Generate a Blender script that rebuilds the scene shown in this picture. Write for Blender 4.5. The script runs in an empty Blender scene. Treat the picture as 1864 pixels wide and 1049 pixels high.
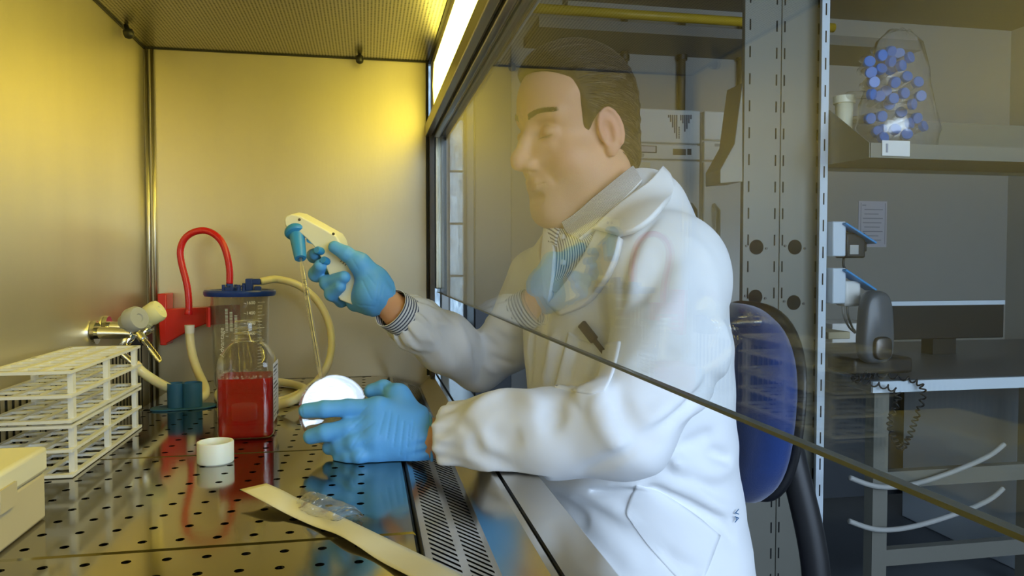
import bpy, bmesh, math, random
import numpy as np
from mathutils import Vector, Matrix, Euler
C = bpy.context.scene
COL = C.collection
PI = math.pi
rnd = random.Random(7)

# ------------------------------------------------------------------ camera
F = 1365.0; CX = 932.0; CY = 524.5
YAW = math.radians(10.95); PITCH = math.radians(1.95); H = 0.247
cd = bpy.data.cameras.new('camera'); cam = bpy.data.objects.new('camera', cd); COL.objects.link(cam)
cam.location = (0, 0, H); cam.rotation_euler = (PI/2 - PITCH, 0, -YAW)
cd.sensor_width = 36; cd.lens = F*36/1864; cd.clip_start = 0.01; cd.clip_end = 60
C.camera = cam
RM = cam.rotation_euler.to_matrix()
CAMP = Vector((0, 0, H))
def ray(u, v): return RM @ Vector(((u-CX)/F, -(v-CY)/F, -1))
def W(u, v, d): return CAMP + ray(u, v)*d            # point at forward distance d
def WX(u, v, x): r = ray(u, v); return CAMP + r*(x/r.x)
def WY(u, v, y): r = ray(u, v); return CAMP + r*(y/r.y)
def WZ(u, v, z): r = ray(u, v); return CAMP + r*((z-H)/r.z)

# ------------------------------------------------------------------ light and exposure
C.view_settings.view_transform = 'Standard'; C.view_settings.look = 'None'
C.view_settings.gamma = 1; C.view_settings.use_curve_mapping = False
C.view_settings.exposure = 0.0
wd = bpy.data.worlds.new('World'); C.world = wd; wd.use_nodes = True
bg = wd.node_tree.nodes['Background']; bg.inputs[0].default_value = (0.62, 0.78, 1.0, 1); bg.inputs[1].default_value = 4.0
def area(name, loc, target, sx, sy, power, col):
    l = bpy.data.lights.new(name, 'AREA'); l.shape = 'RECTANGLE'; l.size = sx; l.size_y = sy; l.energy = power; l.color = col
    o = bpy.data.objects.new(name, l); COL.objects.link(o); o.location = loc
    o.rotation_euler = (Vector(target)-Vector(loc)).to_track_quat('-Z', 'Y').to_euler(); return o
# daylight entering through the big window behind the camera
area('window_daylight', (1.3, -1.78, 0.80), (0.5, 1.0, 0.1), 3.4, 1.3, 62, (0.57, 0.75, 1.0))

# ------------------------------------------------------------------ materials
def mat(name, col, rough=0.5, metal=0.0, var=0.06, scale=12, bump=0.0, bscale=60, spec=0.5, sss=0.0, stretch=(1,1,1), coat=0.0, sheen=0.0):
    m = bpy.data.materials.new(name); m.use_nodes = True; nt = m.node_tree; b = nt.nodes['Principled BSDF']
    tc = nt.nodes.new('ShaderNodeTexCoord'); mp = nt.nodes.new('ShaderNodeMapping'); mp.inputs['Scale'].default_value = stretch
    nt.links.new(tc.outputs['Object'], mp.inputs[0])
    n = nt.nodes.new('ShaderNodeTexNoise'); n.inputs['Scale'].default_value = scale; n.inputs['Detail'].default_value = 4
    nt.links.new(mp.outputs[0], n.inputs['Vector'])
    mx = nt.nodes.new('ShaderNodeMix'); mx.data_type = 'RGBA'
    mx.inputs['A'].default_value = (*[max(0, c*(1-var)) for c in col], 1); mx.inputs['B'].default_value = (*[min(1, c*(1+var)) for c in col], 1)
    nt.links.new(n.outputs['Fac'], mx.inputs['Factor']); nt.links.new(mx.outputs['Result'], b.inputs['Base Color'])
    b.inputs['Roughness'].default_value = rough; b.inputs['Metallic'].default_value = metal
    b.inputs['Specular IOR Level'].default_value = spec
    if sss: b.inputs['Subsurface Weight'].default_value = sss; b.inputs['Subsurface Radius'].default_value = (0.01, 0.004, 0.002); b.inputs['Subsurface Scale'].default_value = 1.0
    if coat: b.inputs['Coat Weight'].default_value = coat
    if sheen: b.inputs['Sheen Weight'].default_value = sheen
    if bump:
        n2 = nt.nodes.new('ShaderNodeTexNoise'); n2.inputs['Scale'].default_value = bscale; n2.inputs['Detail'].default_value = 3
        nt.links.new(mp.outputs[0], n2.inputs['Vector'])
        bp = nt.nodes.new('ShaderNodeBump'); bp.inputs['Strength'].default_value = bump; bp.inputs['Distance'].default_value = 0.002
        nt.links.new(n2.outputs['Fac'], bp.inputs['Height']); nt.links.new(bp.outputs[0], b.inputs['Normal'])
    return m
def clear(name, tint=(1,1,1), r0=0.04, gain=1.0, rough=0.0, milky=0.0, milk=(0.9,0.9,0.85)):
    """thin clear sheet: transparent plus mirror by Schlick's law"""
    m = bpy.data.materials.new(name); m.use_nodes = True; nt = m.node_tree; N = nt.nodes; L = nt.links
    N.remove(N['Principled BSDF']); out = N['Material Output']
    geo = N.new('ShaderNodeNewGeometry'); dot = N.new('ShaderNodeVectorMath'); dot.operation = 'DOT_PRODUCT'
    L.new(geo.outputs['Incoming'], dot.inputs[0]); L.new(geo.outputs['Normal'], dot.inputs[1])
    ab = N.new('ShaderNodeMath'); ab.operation = 'ABSOLUTE'; L.new(dot.outputs['Value'], ab.inputs[0])
    om = N.new('ShaderNodeMath'); om.operation = 'SUBTRACT'; om.inputs[0].default_value = 1; L.new(ab.outputs[0], om.inputs[1])
    pw = N.new('ShaderNodeMath'); pw.operation = 'POWER'; L.new(om.outputs[0], pw.inputs[0]); pw.inputs[1].default_value = 5
    ma = N.new('ShaderNodeMath'); ma.operation = 'MULTIPLY_ADD'; L.new(pw.outputs[0], ma.inputs[0]); ma.inputs[1].default_value = (1-r0)*gain; ma.inputs[2].default_value = r0*gain
    ma.use_clamp = True
    tr = N.new('ShaderNodeBsdfTransparent'); tr.inputs[0].default_value = (*tint, 1)
    gl = N.new('ShaderNodeBsdfGlossy'); gl.inputs['Roughness'].default_value = rough; gl.inputs[0].default_value = (1,1,1,1)
    base = tr.outputs[0]
    if milky:
        di = N.new('ShaderNodeBsdfDiffuse'); di.inputs[0].default_value = (*milk, 1)
        tl = N.new('ShaderNodeBsdfTranslucent'); tl.inputs[0].default_value = (*milk, 1)
        m2 = N.new('ShaderNodeMixShader'); m2.inputs[0].default_value = 0.5; L.new(di.outputs[0], m2.inputs[1]); L.new(tl.outputs[0], m2.inputs[2])
        nz = N.new('ShaderNodeTexNoise'); nz.inputs['Scale'].default_value = 25
        mm = N.new('ShaderNodeMath'); mm.operation = 'MULTIPLY'; mm.inputs[1].default_value = milky*2; L.new(nz.outputs['Fac'], mm.inputs[0]); mm.use_clamp = True
        m3 = N.new('ShaderNodeMixShader'); L.new(mm.outputs[0], m3.inputs[0]); L.new(tr.outputs[0], m3.inputs[1]); L.new(m2.outputs[0], m3.inputs[2]); base = m3.outputs[0]
    mix = N.new('ShaderNodeMixShader'); L.new(ma.outputs[0], mix.inputs[0]); L.new(base, mix.inputs[1]); L.new(gl.outputs[0], mix.inputs[2])
    L.new(mix.outputs[0], out.inputs[0]); return m
def emit(name, col, strength):
    m = bpy.data.materials.new(name); m.use_nodes = True; nt = m.node_tree; b = nt.nodes['Principled BSDF']
    b.inputs['Base Color'].default_value = (*col, 1); b.inputs['Emission Color'].default_value = (*col, 1); b.inputs['Emission Strength'].default_value = strength
    return m
M = {}
M['steel_wall'] = mat('brushed_steel_wall', (0.66, 0.60, 0.45), 0.39, 0.78, 0.10, 9, 0.05, 220, stretch=(1,1,0.25))
M['steel_tray'] = mat('polished_steel_tray', (0.36, 0.33, 0.25), 0.10, 1.0, 0.10, 6, 0.012, 90)
M['steel_sill'] = mat('polished_steel_sill', (0.50, 0.48, 0.44), 0.18, 1.0, 0.06, 6, 0.01, 60)
M['steel_dark'] = mat('dark_steel', (0.12, 0.11, 0.10), 0.4, 0.9)
M['alu'] = mat('aluminium_frame', (0.62, 0.58, 0.45), 0.28, 1.0, 0.05)
M['chrome'] = mat('chrome', (0.85, 0.85, 0.83), 0.08, 1.0, 0.02)
M['black'] = mat('black_rubber', (0.012, 0.012, 0.013), 0.45)
M['darkhole'] = mat('dark_opening', (0.004, 0.004, 0.004), 0.9)
M['glass'] = clear('sash_glass', (0.975, 0.985, 0.97), 0.04, 0.85)
M['plastic_clear'] = clear('clear_plastic', (0.975, 0.97, 0.95), 0.05, 1.3, 0.02, 0.045)
M['bottle_clear'] = clear('clear_bottle_plastic', (0.97, 0.965, 0.95), 0.045, 1.0, 0.02, 0.012)
M['plastic_frost'] = clear('frosted_plastic', (0.97, 0.96, 0.93), 0.05, 1.2, 0.10, 0.11, (0.85,0.83,0.75))
M['film'] = clear('plastic_film', (0.95, 0.95, 0.95), 0.05, 1.3, 0.12, 0.10)
M['white'] = mat('white_plastic', (0.80, 0.79, 0.74), 0.35, 0, 0.03, 10, 0.0)
M['cap_white'] = mat('milky_cap', (0.86, 0.86, 0.80), 0.4, 0, 0.02, 10, sss=0.4)
M['cream'] = mat('cream_plastic', (0.83, 0.79, 0.58), 0.32, 0, 0.02)
M['cream_yellow'] = mat('pale_yellow_knob', (0.82, 0.78, 0.42), 0.35, 0, 0.03)
M['grey_plastic'] = mat('grey_plastic', (0.42, 0.42, 0.39), 0.4)
M['paper'] = mat('peel_paper', (0.86, 0.80, 0.57), 0.6, 0, 0.03, 20, 0.1, 40)
M['red_tube'] = mat('red_rubber_tube', (0.62, 0.015, 0.018), 0.22, 0, 0.08, 30, 0.25, 500)
M['red_plastic'] = mat('red_plastic', (0.66, 0.028, 0.018), 0.28, 0, 0.05, 10, 0.02, 20)
M['blue_lid'] = mat('navy_blue_lid', (0.012, 0.045, 0.30), 0.3, 0, 0.08)
M['teal'] = mat('teal_plastic', (0.020, 0.115, 0.27), 0.5, 0, 0.08)
M['silicone'] = mat('silicone_tube', (0.80, 0.72, 0.42), 0.3, 0, 0.05, 15, sss=0.3)
M['sky_blue'] = mat('sky_blue_rubber', (0.035, 0.28, 0.62), 0.4, 0, 0.05)
M['glove'] = mat('blue_nitrile', (0.12, 0.42, 0.86), 0.46, 0, 0.05, 22, 0.22, 70, 0.4, stretch=(1,1,1))
M['coat'] = mat('white_coat_cloth', (0.84, 0.85, 0.86), 0.85, 0, 0.015, 8, 0.10, 24, 0.2, sheen=0.2)
M['chair_blue'] = mat('navy_upholstery', (0.012, 0.036, 0.15), 0.9, 0, 0.15, 60, 0.3, 500, 0.2, sheen=0.3)
M['beige'] = mat('beige_plastic', (0.60, 0.52, 0.33), 0.5)
M['wall_room'] = mat('painted_wall', (0.42, 0.41, 0.37), 0.8, 0, 0.03, 3)
M['ceil_room'] = mat('ceiling_paint', (0.22, 0.22, 0.21), 0.9, 0, 0.05, 3)
M['floor_room'] = mat('vinyl_floor', (0.10, 0.11, 0.12), 0.4, 0, 0.1, 8)
M['fridge'] = mat('fridge_enamel', (0.80, 0.80, 0.74), 0.35, 0, 0.02)
M['rack_grey'] = mat('grey_rack_paint', (0.21, 0.205, 0.17), 0.45, 0.2, 0.03)
M['rack_white'] = mat('pale_rack_paint', (0.66, 0.74, 0.80), 0.4, 0.0, 0.03)
M['bench'] = mat('dark_bench', (0.09, 0.10, 0.11), 0.35, 0, 0.1)
M['wood_brown'] = mat('brown_pipe', (0.11, 0.085, 0.05), 0.5)
M['yellow_paint'] = mat('yellow_pipe_paint', (0.75, 0.50, 0.03), 0.4)
M['paper_white'] = mat('printed_paper', (0.66, 0.65, 0.72), 0.7, 0, 0.02)
M['ink'] = mat('printed_ink', (0.05, 0.05, 0.06), 0.6)
M['ink_grey'] = mat('grey_ink', (0.35, 0.36, 0.42), 0.6)
M['ink_white'] = mat('white_print', (0.85, 0.85, 0.80), 0.6)
M['blue_cap'] = mat('blue_tube_cap', (0.015, 0.16, 0.55), 0.35, 0, 0.05)
M['edge'] = mat('ground_glass_edge', (0.16, 0.18, 0.19), 0.4)
M['frosted'] = clear('frosted_window', (0.8, 0.85, 0.85), 0.04, 1.0, 0.1, 0.75, (0.55, 0.62, 0.66))
M['lamp'] = emit('lit_diffuser', (1.0, 0.85, 0.14), 11.5)
# liquid
def liquid():
    m = bpy.data.materials.new('red_liquid'); m.use_nodes = True; nt = m.node_tree; N = nt.nodes; L = nt.links
    b = N['Principled BSDF']; b.inputs['Base Color'].default_value = (0.45, 0.004, 0.003, 1); b.inputs['Roughness'].default_value = 0.12
    b.inputs['Subsurface Weight'].default_value = 0.5; b.inputs['Subsurface Radius'].default_value = (0.05, 0.004, 0.002); b.inputs['Subsurface Scale'].default_value = 0.6
    nz = N.new('ShaderNodeTexNoise'); nz.inputs['Scale'].default_value = 14
    mx = N.new('ShaderNodeMix'); mx.data_type = 'RGBA'; mx.inputs['A'].default_value = (0.34, 0.003, 0.002, 1); mx.inputs['B'].default_value = (0.50, 0.006, 0.003, 1)
    L.new(nz.outputs['Fac'], mx.inputs['Factor']); L.new(mx.outputs['Result'], b.inputs['Base Color'])
    tr = N.new('ShaderNodeBsdfTransparent'); tr.inputs[0].default_value = (0.8, 0.02, 0.01, 1)
    ms = N.new('ShaderNodeMixShader'); ms.inputs[0].default_value = 0.35
    L.new(b.outputs[0], ms.inputs[1]); L.new(tr.outputs[0], ms.inputs[2]); L.new(ms.outputs[0], N['Material Output'].inputs[0]); return m
M['liquid'] = liquid()
# perforated sheet of the cabinet ceiling
def perforated():
    m = mat('perforated_sheet', (0.50, 0.47, 0.36), 0.38, 1.0, 0.05); nt = m.node_tree; N = nt.nodes; L = nt.links; b = N['Principled BSDF']
    tc = N.new('ShaderNodeTexCoord'); sp = N.new('ShaderNodeSeparateXYZ'); L.new(tc.outputs['Object'], sp.inputs[0])
    def osc(s, k):
        a = N.new('ShaderNodeMath'); a.operation = 'MULTIPLY'; a.inputs[1].default_value = k; L.new(s, a.inputs[0])
        c = N.new('ShaderNodeMath'); c.operation = 'SINE'; L.new(a.outputs[0], c.inputs[0]); return c.outputs[0]
    a = osc(sp.outputs[0], 2*PI/0.0062); c = osc(sp.outputs[1], 2*PI/0.0062)
    ad = N.new('ShaderNodeMath'); ad.operation = 'ADD'; L.new(a, ad.inputs[0]); L.new(c, ad.inputs[1])
    gt = N.new('ShaderNodeMapRange'); gt.inputs['From Min'].default_value = 0.5; gt.inputs['From Max'].default_value = 0.9; L.new(ad.outputs[0], gt.inputs['Value'])
    mx = N.new('ShaderNodeMix'); mx.data_type = 'RGBA'; mx.inputs['A'].default_value = (0.50, 0.47, 0.36, 1); mx.inputs['B'].default_value = (0.02, 0.02, 0.015, 1)
    L.new(gt.outputs[0], mx.inputs['Factor']); L.new(mx.outputs['Result'], b.inputs['Base Color'])
    return m
M['perf'] = perforated()
def stripes():
    m = mat('striped_shirt', (0.8,0.8,0.8), 0.8); nt = m.node_tree; N = nt.nodes; L = nt.links; b = N['Principled BSDF']
    at = N.new('ShaderNodeAttribute'); at.attribute_name = 'stripe'
    a = N.new('ShaderNodeMath'); a.operation = 'SINE'; L.new(at.outputs['Fac'], a.inputs[0])
    g = N.new('ShaderNodeMapRange'); g.inputs['From Min'].default_value = 0.0; g.inputs['From Max'].default_value = 0.5; L.new(a.outputs[0], g.inputs['Value'])
    mx = N.new('ShaderNodeMix'); mx.data_type = 'RGBA'; mx.inputs['A'].default_value = (0.80, 0.82, 0.84, 1); mx.inputs['B'].default_value = (0.06, 0.07, 0.13, 1)
    L.new(g.outputs[0], mx.inputs['Factor']); L.new(mx.outputs['Result'], b.inputs['Base Color']); return m
M['stripe'] = stripes()

# ------------------------------------------------------------------ mesh helpers
def thing(name, label, cat, loc=(0,0,0), group=None):
    o = bpy.data.objects.new(name, None); COL.objects.link(o); o.location = loc; o.empty_display_size = 0.05
    o['label'] = label; o['category'] = cat
    if group: o['group'] = group
    return o
def tag(o, label, cat, group=None):
    o['label'] = label; o['category'] = cat
    if group: o['group'] = group
    return o
def obj(name, bm, m, parent=None, smooth=False, label=None, bevel=0, keep=False):
    """link a bmesh given in WORLD coordinates as one object; re-centred on its bottom"""
    me = bpy.data.meshes.new(name); 
    if bm.faces: bmesh.ops.recalc_face_normals(bm, faces=bm.faces[:])
    co = [v.co for v in bm.verts]
    c = Vector(((min(v.x for v in co)+max(v.x for v in co))/2, (min(v.y for v in co)+max(v.y for v in co))/2, min(v.z for v in co))) if co else Vector()
    if keep: c = Vector()
    for v in bm.verts: v.co -= c
    bm.to_mesh(me); bm.free()
    o = bpy.data.objects.new(name, me); COL.objects.link(o)
    for mm in (m if isinstance(m, (list, tuple)) else [m]): me.materials.append(mm)
    for p in me.polygons: p.use_smooth = True
    if not smooth: me.set_sharp_from_angle(angle=math.radians(32))
    if parent:
        o.parent = parent; o.location = c - world_loc(parent)
    else: o.location = c
    if label: o['label'] = label
    if bevel:
        b = o.modifiers.new('bevel', 'BEVEL'); b.width = bevel; b.segments = 2; b.limit_method = 'ANGLE'
    return o
def world_loc(o):
    l = Vector(o.location)
    while o.parent: o = o.parent; l += Vector(o.location)
    return l
def struct(name, bm, m, **k):
    o = obj(name, bm, m, **k)
    if not o.parent: o['kind'] = 'structure'
    return o
def new(): return bmesh.new()
def bx(bm, a, b, mi=0):
    x0,y0,z0 = a; x1,y1,z1 = b
    v = [bm.verts.new(p) for p in ((x0,y0,z0),(x1,y0,z0),(x1,y1,z0),(x0,y1,z0),(x0,y0,z1),(x1,y0,z1),(x1,y1,z1),(x0,y1,z1))]
    for f in ((0,3,2,1),(4,5,6,7),(0,1,5,4),(1,2,6,5),(2,3,7,6),(3,0,4,7)):
        fc = bm.faces.new([v[i] for i in f]); fc.material_index = mi
    return bm
def obox(bm, c, ax, ay, az, sx, sy, sz, mi=0):
    """oriented box, centre c, unit axes, full sizes"""
    c = Vector(c); v = []
    for k in (-.5,.5):
        for i, j in ((-.5,-.5),(.5,-.5),(.5,.5),(-.5,.5)):
            v.append(bm.verts.new(c + ax*i*sx + ay*j*sy + az*k*sz))
    for f in ((0,3,2,1),(4,5,6,7),(0,1,5,4),(1,2,6,5),(2,3,7,6),(3,0,4,7)):
        fc = bm.faces.new([v[i] for i in f]); fc.material_index = mi
    return bm
def box(name, a, b, m, parent=None, bevel=0, **k): return obj(name, bx(new(), a, b), m, parent, bevel=bevel, **k)
def frame_of(d):
    d = Vector(d).normalized(); up = Vector((0,0,1)) if abs(d.z) < 0.9 else Vector((1,0,0))
    s = d.cross(up).normalized(); t = s.cross(d).normalized(); return s, t, d
def lathe(bm, prof, base, axis=(0,0,1), n=32, ax=None, mi=0, closed=False):
    """profile (r, h) swept about axis from base"""
    s, t, d = frame_of(axis); base = Vector(base); rings = []
    for r, h in prof:
        if r < 1e-6: rings.append([bm.verts.new(base+d*h)])
        else: rings.append([bm.verts.new(base + d*h + (s*math.cos(2*PI*i/n)+t*math.sin(2*PI*i/n))*r) for i in range(n)])
    pairs = list(zip(rings, rings[1:]))
    if closed: pairs.append((rings[-1], rings[0]))
    for a, b in pairs:
        for i in range(n):
            j = (i+1) % n
            vs = [a[i % len(a)], a[j % len(a)], b[j % len(b)], b[i % len(b)]]
            u = []
            for q in vs:
                if q not in u: u.append(q)
            if len(u) > 2: f = bm.faces.new(u); f.material_index = mi
    return bm
def spline(pts, n=12):
    P = [Vector(p) for p in pts]; P = [P[0]*2-P[1]] + P + [P[-1]*2-P[-2]]; out = []
    for i in range(1, len(P)-2):
        for k in range(n):
            t = k/n; a, b, c, d = P[i-1:i+3]
            out.append(0.5*((2*b)+(c-a)*t+(2*a-5*b+4*c-d)*t*t+(3*b-a-3*c+d)*t**3))
    out.append(P[-2]); return out
def tube(bm, pts, r, n=14, smooth=True, sub=10, cap=True, mi=0):
    P = spline(pts, sub) if smooth else [Vector(p) for p in pts]
    if smooth and len(pts) > 4:
        for _ in range(14): P = [P[0]] + [(P[i-1]+P[i]*2+P[i+1])/4 for i in range(1, len(P)-1)] + [P[-1]]
    rr = r if callable(r) else (lambda t: r)
    T = []
    for i in range(len(P)): T.append((P[min(i+1, len(P)-1)]-P[max(i-1, 0)]).normalized())
    s, t, d = frame_of(T[0]); rings = []
    for i, p in enumerate(P):
        s = (s - T[i]*s.dot(T[i])).normalized(); t = T[i].cross(s)
        q = rr(i/(len(P)-1)); rings.append([bm.verts.new(p + (s*math.cos(2*PI*k/n)+t*math.sin(2*PI*k/n))*q) for k in range(n)])
    for a, b in zip(rings, rings[1:]):
        for i in range(n): f = bm.faces.new((a[i], a[(i+1)%n], b[(i+1)%n], b[i])); f.material_index = mi
    if cap: bm.faces.new(rings[0][::-1]).material_index = mi; bm.faces.new(rings[-1]).material_index = mi
    return bm
def prism(bm, poly, off, mi=0):
    """poly: list of 3D points (planar), extruded by vector off"""
    off = Vector(off); a = [bm.verts.new(Vector(p)) for p in poly]; b = [bm.verts.new(Vector(p)+off) for p in poly]; n = len(a)
    bm.faces.new(a[::-1]).material_index = mi; bm.faces.new(b).material_index = mi
    for i in range(n): bm.faces.new((a[i], a[(i+1)%n], b[(i+1)%n], b[i])).material_index = mi
    return bm
def text(name, body, size, loc, right, up, m, parent, extrude=0.0002):
    """a small text turned into a mesh, lying in the plane (right, up)"""
    cu = bpy.data.curves.new(name, 'FONT'); cu.body = body; cu.size = size; cu.extrude = extrude; cu.align_x = 'CENTER'; cu.align_y = 'CENTER'
    to = bpy.data.objects.new(name, cu); COL.objects.link(to)
    dg = bpy.context.evaluated_depsgraph_get(); me = bpy.data.meshes.new_from_object(to.evaluated_get(dg))
    bpy.data.objects.remove(to); me.name = name
    r = Vector(right).normalized(); u = Vector(up).normalized(); n = r.cross(u)
    R = Matrix((r, u, n)).transposed()
    me.transform(R.to_4x4()); o = bpy.data.objects.new(name, me); COL.objects.link(o); me.materials.clear(); me.materials.append(m)
    if parent: o.parent = parent; o.location = Vector(loc) - world_loc(parent)
    else: o.location = loc
    return o
# ================================================================== ROOM
FZ = -0.80; CZ = 1.78; BY = 4.3; XR = 4.2; XL = -2.2; NY = -1.9
struct('floor', bx(new(), (XL, NY, FZ-0.05), (XR, BY+0.1, FZ)), M['floor_room'])
struct('ceiling', bx(new(), (XL, NY, CZ), (XR, BY+0.1, CZ+0.05)), M['ceil_room'])
bm = new()   # back wall with a narrow window opening
wx0, wx1, wz0, wz1 = 0.20, 0.575, -0.13, 1.45
bx(bm, (XL, BY, FZ), (wx0, BY+0.1, CZ)); bx(bm, (wx1, BY, FZ), (XR, BY+0.1, CZ)); bx(bm, (wx0, BY, FZ), (wx1, BY+0.1, wz0)); bx(bm, (wx0, BY, wz1), (wx1, BY+0.1, CZ))
struct('wall_back', bm, M['wall_room'])
struct('wall_left', bx(new(), (XL-0.1, NY, FZ), (XL, BY, CZ)), M['wall_room'])
struct('wall_right', bx(new(), (XR, NY, FZ), (XR+0.1, BY, CZ)), M['wall_room'])
bm = new()   # near wall behind the camera, with the big window
nx0, nx1, nz0, nz1 = -0.4, 3.4, 0.05, 1.55
bx(bm, (XL, NY-0.1, FZ), (nx0, NY, CZ)); bx(bm, (nx1, NY-0.1, FZ), (XR, NY, CZ)); bx(bm, (nx0, NY-0.1, FZ), (nx1, NY, nz0)); bx(bm, (nx0, NY-0.1, nz1), (nx1, NY, CZ))
struct('wall_front', bm, M['wall_room'])
wf = bx(new(), (nx0, NY-0.07, nz0), (nx0+0.05, NY-0.03, nz1)); bx(wf, (nx1-0.05, NY-0.07, nz0), (nx1, NY-0.03, nz1)); bx(wf, (nx0, NY-0.07, nz0), (nx1, NY-0.03, nz0+0.05)); bx(wf, (nx0, NY-0.07, nz1-0.05), (nx1, NY-0.03, nz1))
struct('window_1', wf, M['white'])
# narrow window of the far wall: frame, bars, glass
wn = bx(new(), (wx0, BY-0.01, wz0), (wx0+0.03, BY+0.05, wz1)); bx(wn, (wx1-0.03, BY-0.01, wz0), (wx1, BY+0.05, wz1)); bx(wn, (wx0, BY-0.01, wz0), (wx1, BY+0.05, wz0+0.03)); bx(wn, (wx0, BY-0.01, wz1-0.03), (wx1, BY+0.05, wz1))
for k in range(5):
    z = wz0 + 0.30*(k+1); bx(wn, (wx0, BY, z-0.006), (wx1, BY+0.02, z+0.006))
bx(wn, (0.46, BY, wz0), (0.47, BY+0.02, wz1))
w2 = struct('window_2', wn, M['grey_plastic'])
obj('frosted_pane', bx(new(), (wx0+0.031, BY+0.03, wz0+0.031), (wx1-0.031, BY+0.034, wz1-0.031)), M['frosted'], w2)

# dark tall cupboard standing beside the narrow window
cup = thing('cupboard', 'tall dark cupboard against the far wall, behind the seated man', 'cupboard', (0.66, 4.1, FZ))
box('body', (0.56, 3.97, FZ), (0.765, 4.28, 1.50), M['steel_dark'], cup, bevel=0.004)
box('door', (0.565, 3.95, FZ+0.05), (0.76, 3.969, 1.48), M['bench'], cup, bevel=0.003)
# ---------------------------------------------------------------- fridges
def fridge(x0, x1, label, first):
    y0 = 3.70; zt = 1.045
    t = thing('freezer_cabinet', label, 'freezer', ((x0+x1)/2, 4.0, FZ), 'white laboratory freezers')
    box('body', (x0, y0+0.03, FZ+0.03), (x1, 4.27, zt), M['fridge'], t, bevel=0.01)
    z1 = WY(1200, 262 if first else 253, y0).z; z2 = WY(1200, 291, y0).z
    if first:
        box('top_panel', (x0+0.002, y0, z1+0.006), (x1-0.002, y0+0.028, zt-0.002), M['fridge'], t, bevel=0.006)
        box('control_panel', (x0+0.002, y0, z2+0.004), (x1-0.002, y0+0.028, z1-0.002), M['fridge'], t, bevel=0.005)
        p0 = WY(1140, 272, y0); p1 = WY(1195, 283, y0)
        pl = box('name_strip', (p0.x, y0-0.004, WY(1170, 278, y0).z), (p1.x, y0-0.001, WY(1170, 265, y0).z), M['ink'], t)
        box('strip_paper', (p0.x, y0-0.006, WY(1170, 276.5, y0).z), (p1.x-0.008, y0-0.0045, WY(1170, 266.5, y0).z), M['paper_white'], pl)
        for q, (u0, u1) in enumerate(((1225, 1248), (1251, 1258))):
            box('display', (WY(u0, 276, y0).x, y0-0.004, WY(u0, 282, y0).z), (WY(u1, 276, y0).x, y0-0.001, WY(u0, 271, y0).z), M['wood_brown'], t)
        lk = obj('key_lock', lathe(new(), [(0, 0), (0.011, 0), (0.011, 0.008), (0, 0.008)], WY(1168, 283, y0), (0, -1, 0), 16), M['grey_plastic'], t)
        bm = new()   # V-shaped emblem of dots
        cols = [(0, 2), (1, 5), (2, 9), (3, 13), (4, 17), (5, 0), (6, 4), (7, 6), (8, 12), (9, 10), (10, 6), (11, 3)]
        for cx_, ln in cols:
            for k in range(ln):
                c = WY(1217+cx_*3.7, 210.5+k*2.55, y0-0.001)
                lathe(bm, [(0.0042, 0), (0.0042, 0.001), (0, 0.001)], c, (0, -1, 0), 6)
        for k in range(7):
            c = WY(1236, 232+k*3.2, y0-0.001); lathe(bm, [(0.0042, 0), (0.0042, 0.001), (0, 0.001)], c, (0, -1, 0), 6)
        obj('dot_emblem', bm, M['ink'], t)
        box('sticker', (WY(1154, 300, y0).x, y0-0.003, WY(1154, 305, y0).z), (WY(1183, 300, y0).x, y0-0.001, WY(1154, 295, y0).z), M['paper'], t)
        box('door', (x0+0.002, y0, FZ+0.12), (x1-0.002, y0+0.028, z2-0.002), M['fridge'], t, bevel=0.006)
    else:
        box('top_panel', (x0+0.002, y0, z1+0.005), (x1-0.002, y0+0.028, zt-0.002), M['fridge'], t, bevel=0.006)
        box('control_panel', (x0+0.002, y0, z2+0.004), (x1-0.002, y0+0.028, z1-0.002), M['fridge'], t, bevel=0.005)
        box('display', (x0+0.06, y0-0.003, z1-0.03), (x0+0.13, y0-0.001, z1-0.015), M['grey_plastic'], t)
        box('door', (x0+0.002, y0, FZ+0.12), (x1-0.002, y0+0.028, z2-0.002), M['fridge'], t, bevel=0.006)
    hm = tube(new(), [(x0+0.06 if not first else x1-0.05, y0, 0.55), (x0+0.06 if not first else x1-0.05, y0-0.05, 0.52), (x0+0.06 if not first else x1-0.05, y0-0.05, 0.12), (x0+0.06 if not first else x1-0.05, y0, 0.09)], 0.012, 10, False)
    obj('handle', hm, M['alu'], t, smooth=True)
    for sx in (x0+0.08, x1-0.08):
        for sy in (3.78, 4.2): box('foot', (sx-0.02, sy-0.02, FZ), (sx+0.02, sy+0.02, FZ+0.03), M['black'], t)
    return t
xa = WY(1275, 300, 3.70).x; xb = WY(1281, 300, 3.70).x
fridge(xa-0.64, xa, 'white freezer with a dotted V emblem on its top panel behind the man', True)
fridge(xb, xb+0.62, 'white freezer with a plain top panel, beside the slotted metal panels', False)
# pipes on the far wall above the freezers
for i, (u, lb) in enumerate(((1136, 'brown wall pipe rising from just behind the man\'s head'), (1241, 'brown wall pipe above the dotted freezer emblem'), (1349, 'brown wall pipe beside the edge of the slotted metal panels'))):
    x = WY(u, 150, BY-0.04).x; bm = tube(new(), [(x, BY-0.04, 1.0), (x, BY-0.04, 1.72)], 0.022, 12, False)
    p = obj('wall_pipe', bm, M['wood_brown'], smooth=True); tag(p, lb, 'pipe', 'brown wall pipes')
    obj('clamp', lathe(new(), [(0.022, 0), (0.032, 0), (0.032, 0.03), (0.022, 0.03)], (x, BY-0.04, WY(u, 110, BY-0.04).z), (0,0,1), 12), M['steel_dark'], p)
a = WY(930, 8, 4.0); b = WY(1345, 37, 4.0); z = 1.62
yp = obj('gas_pipe', tube(new(), [(a.x, 4.0, z), (b.x+0.6, 4.0, z)], 0.026, 14, False), M['yellow_paint'], smooth=True)
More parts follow.
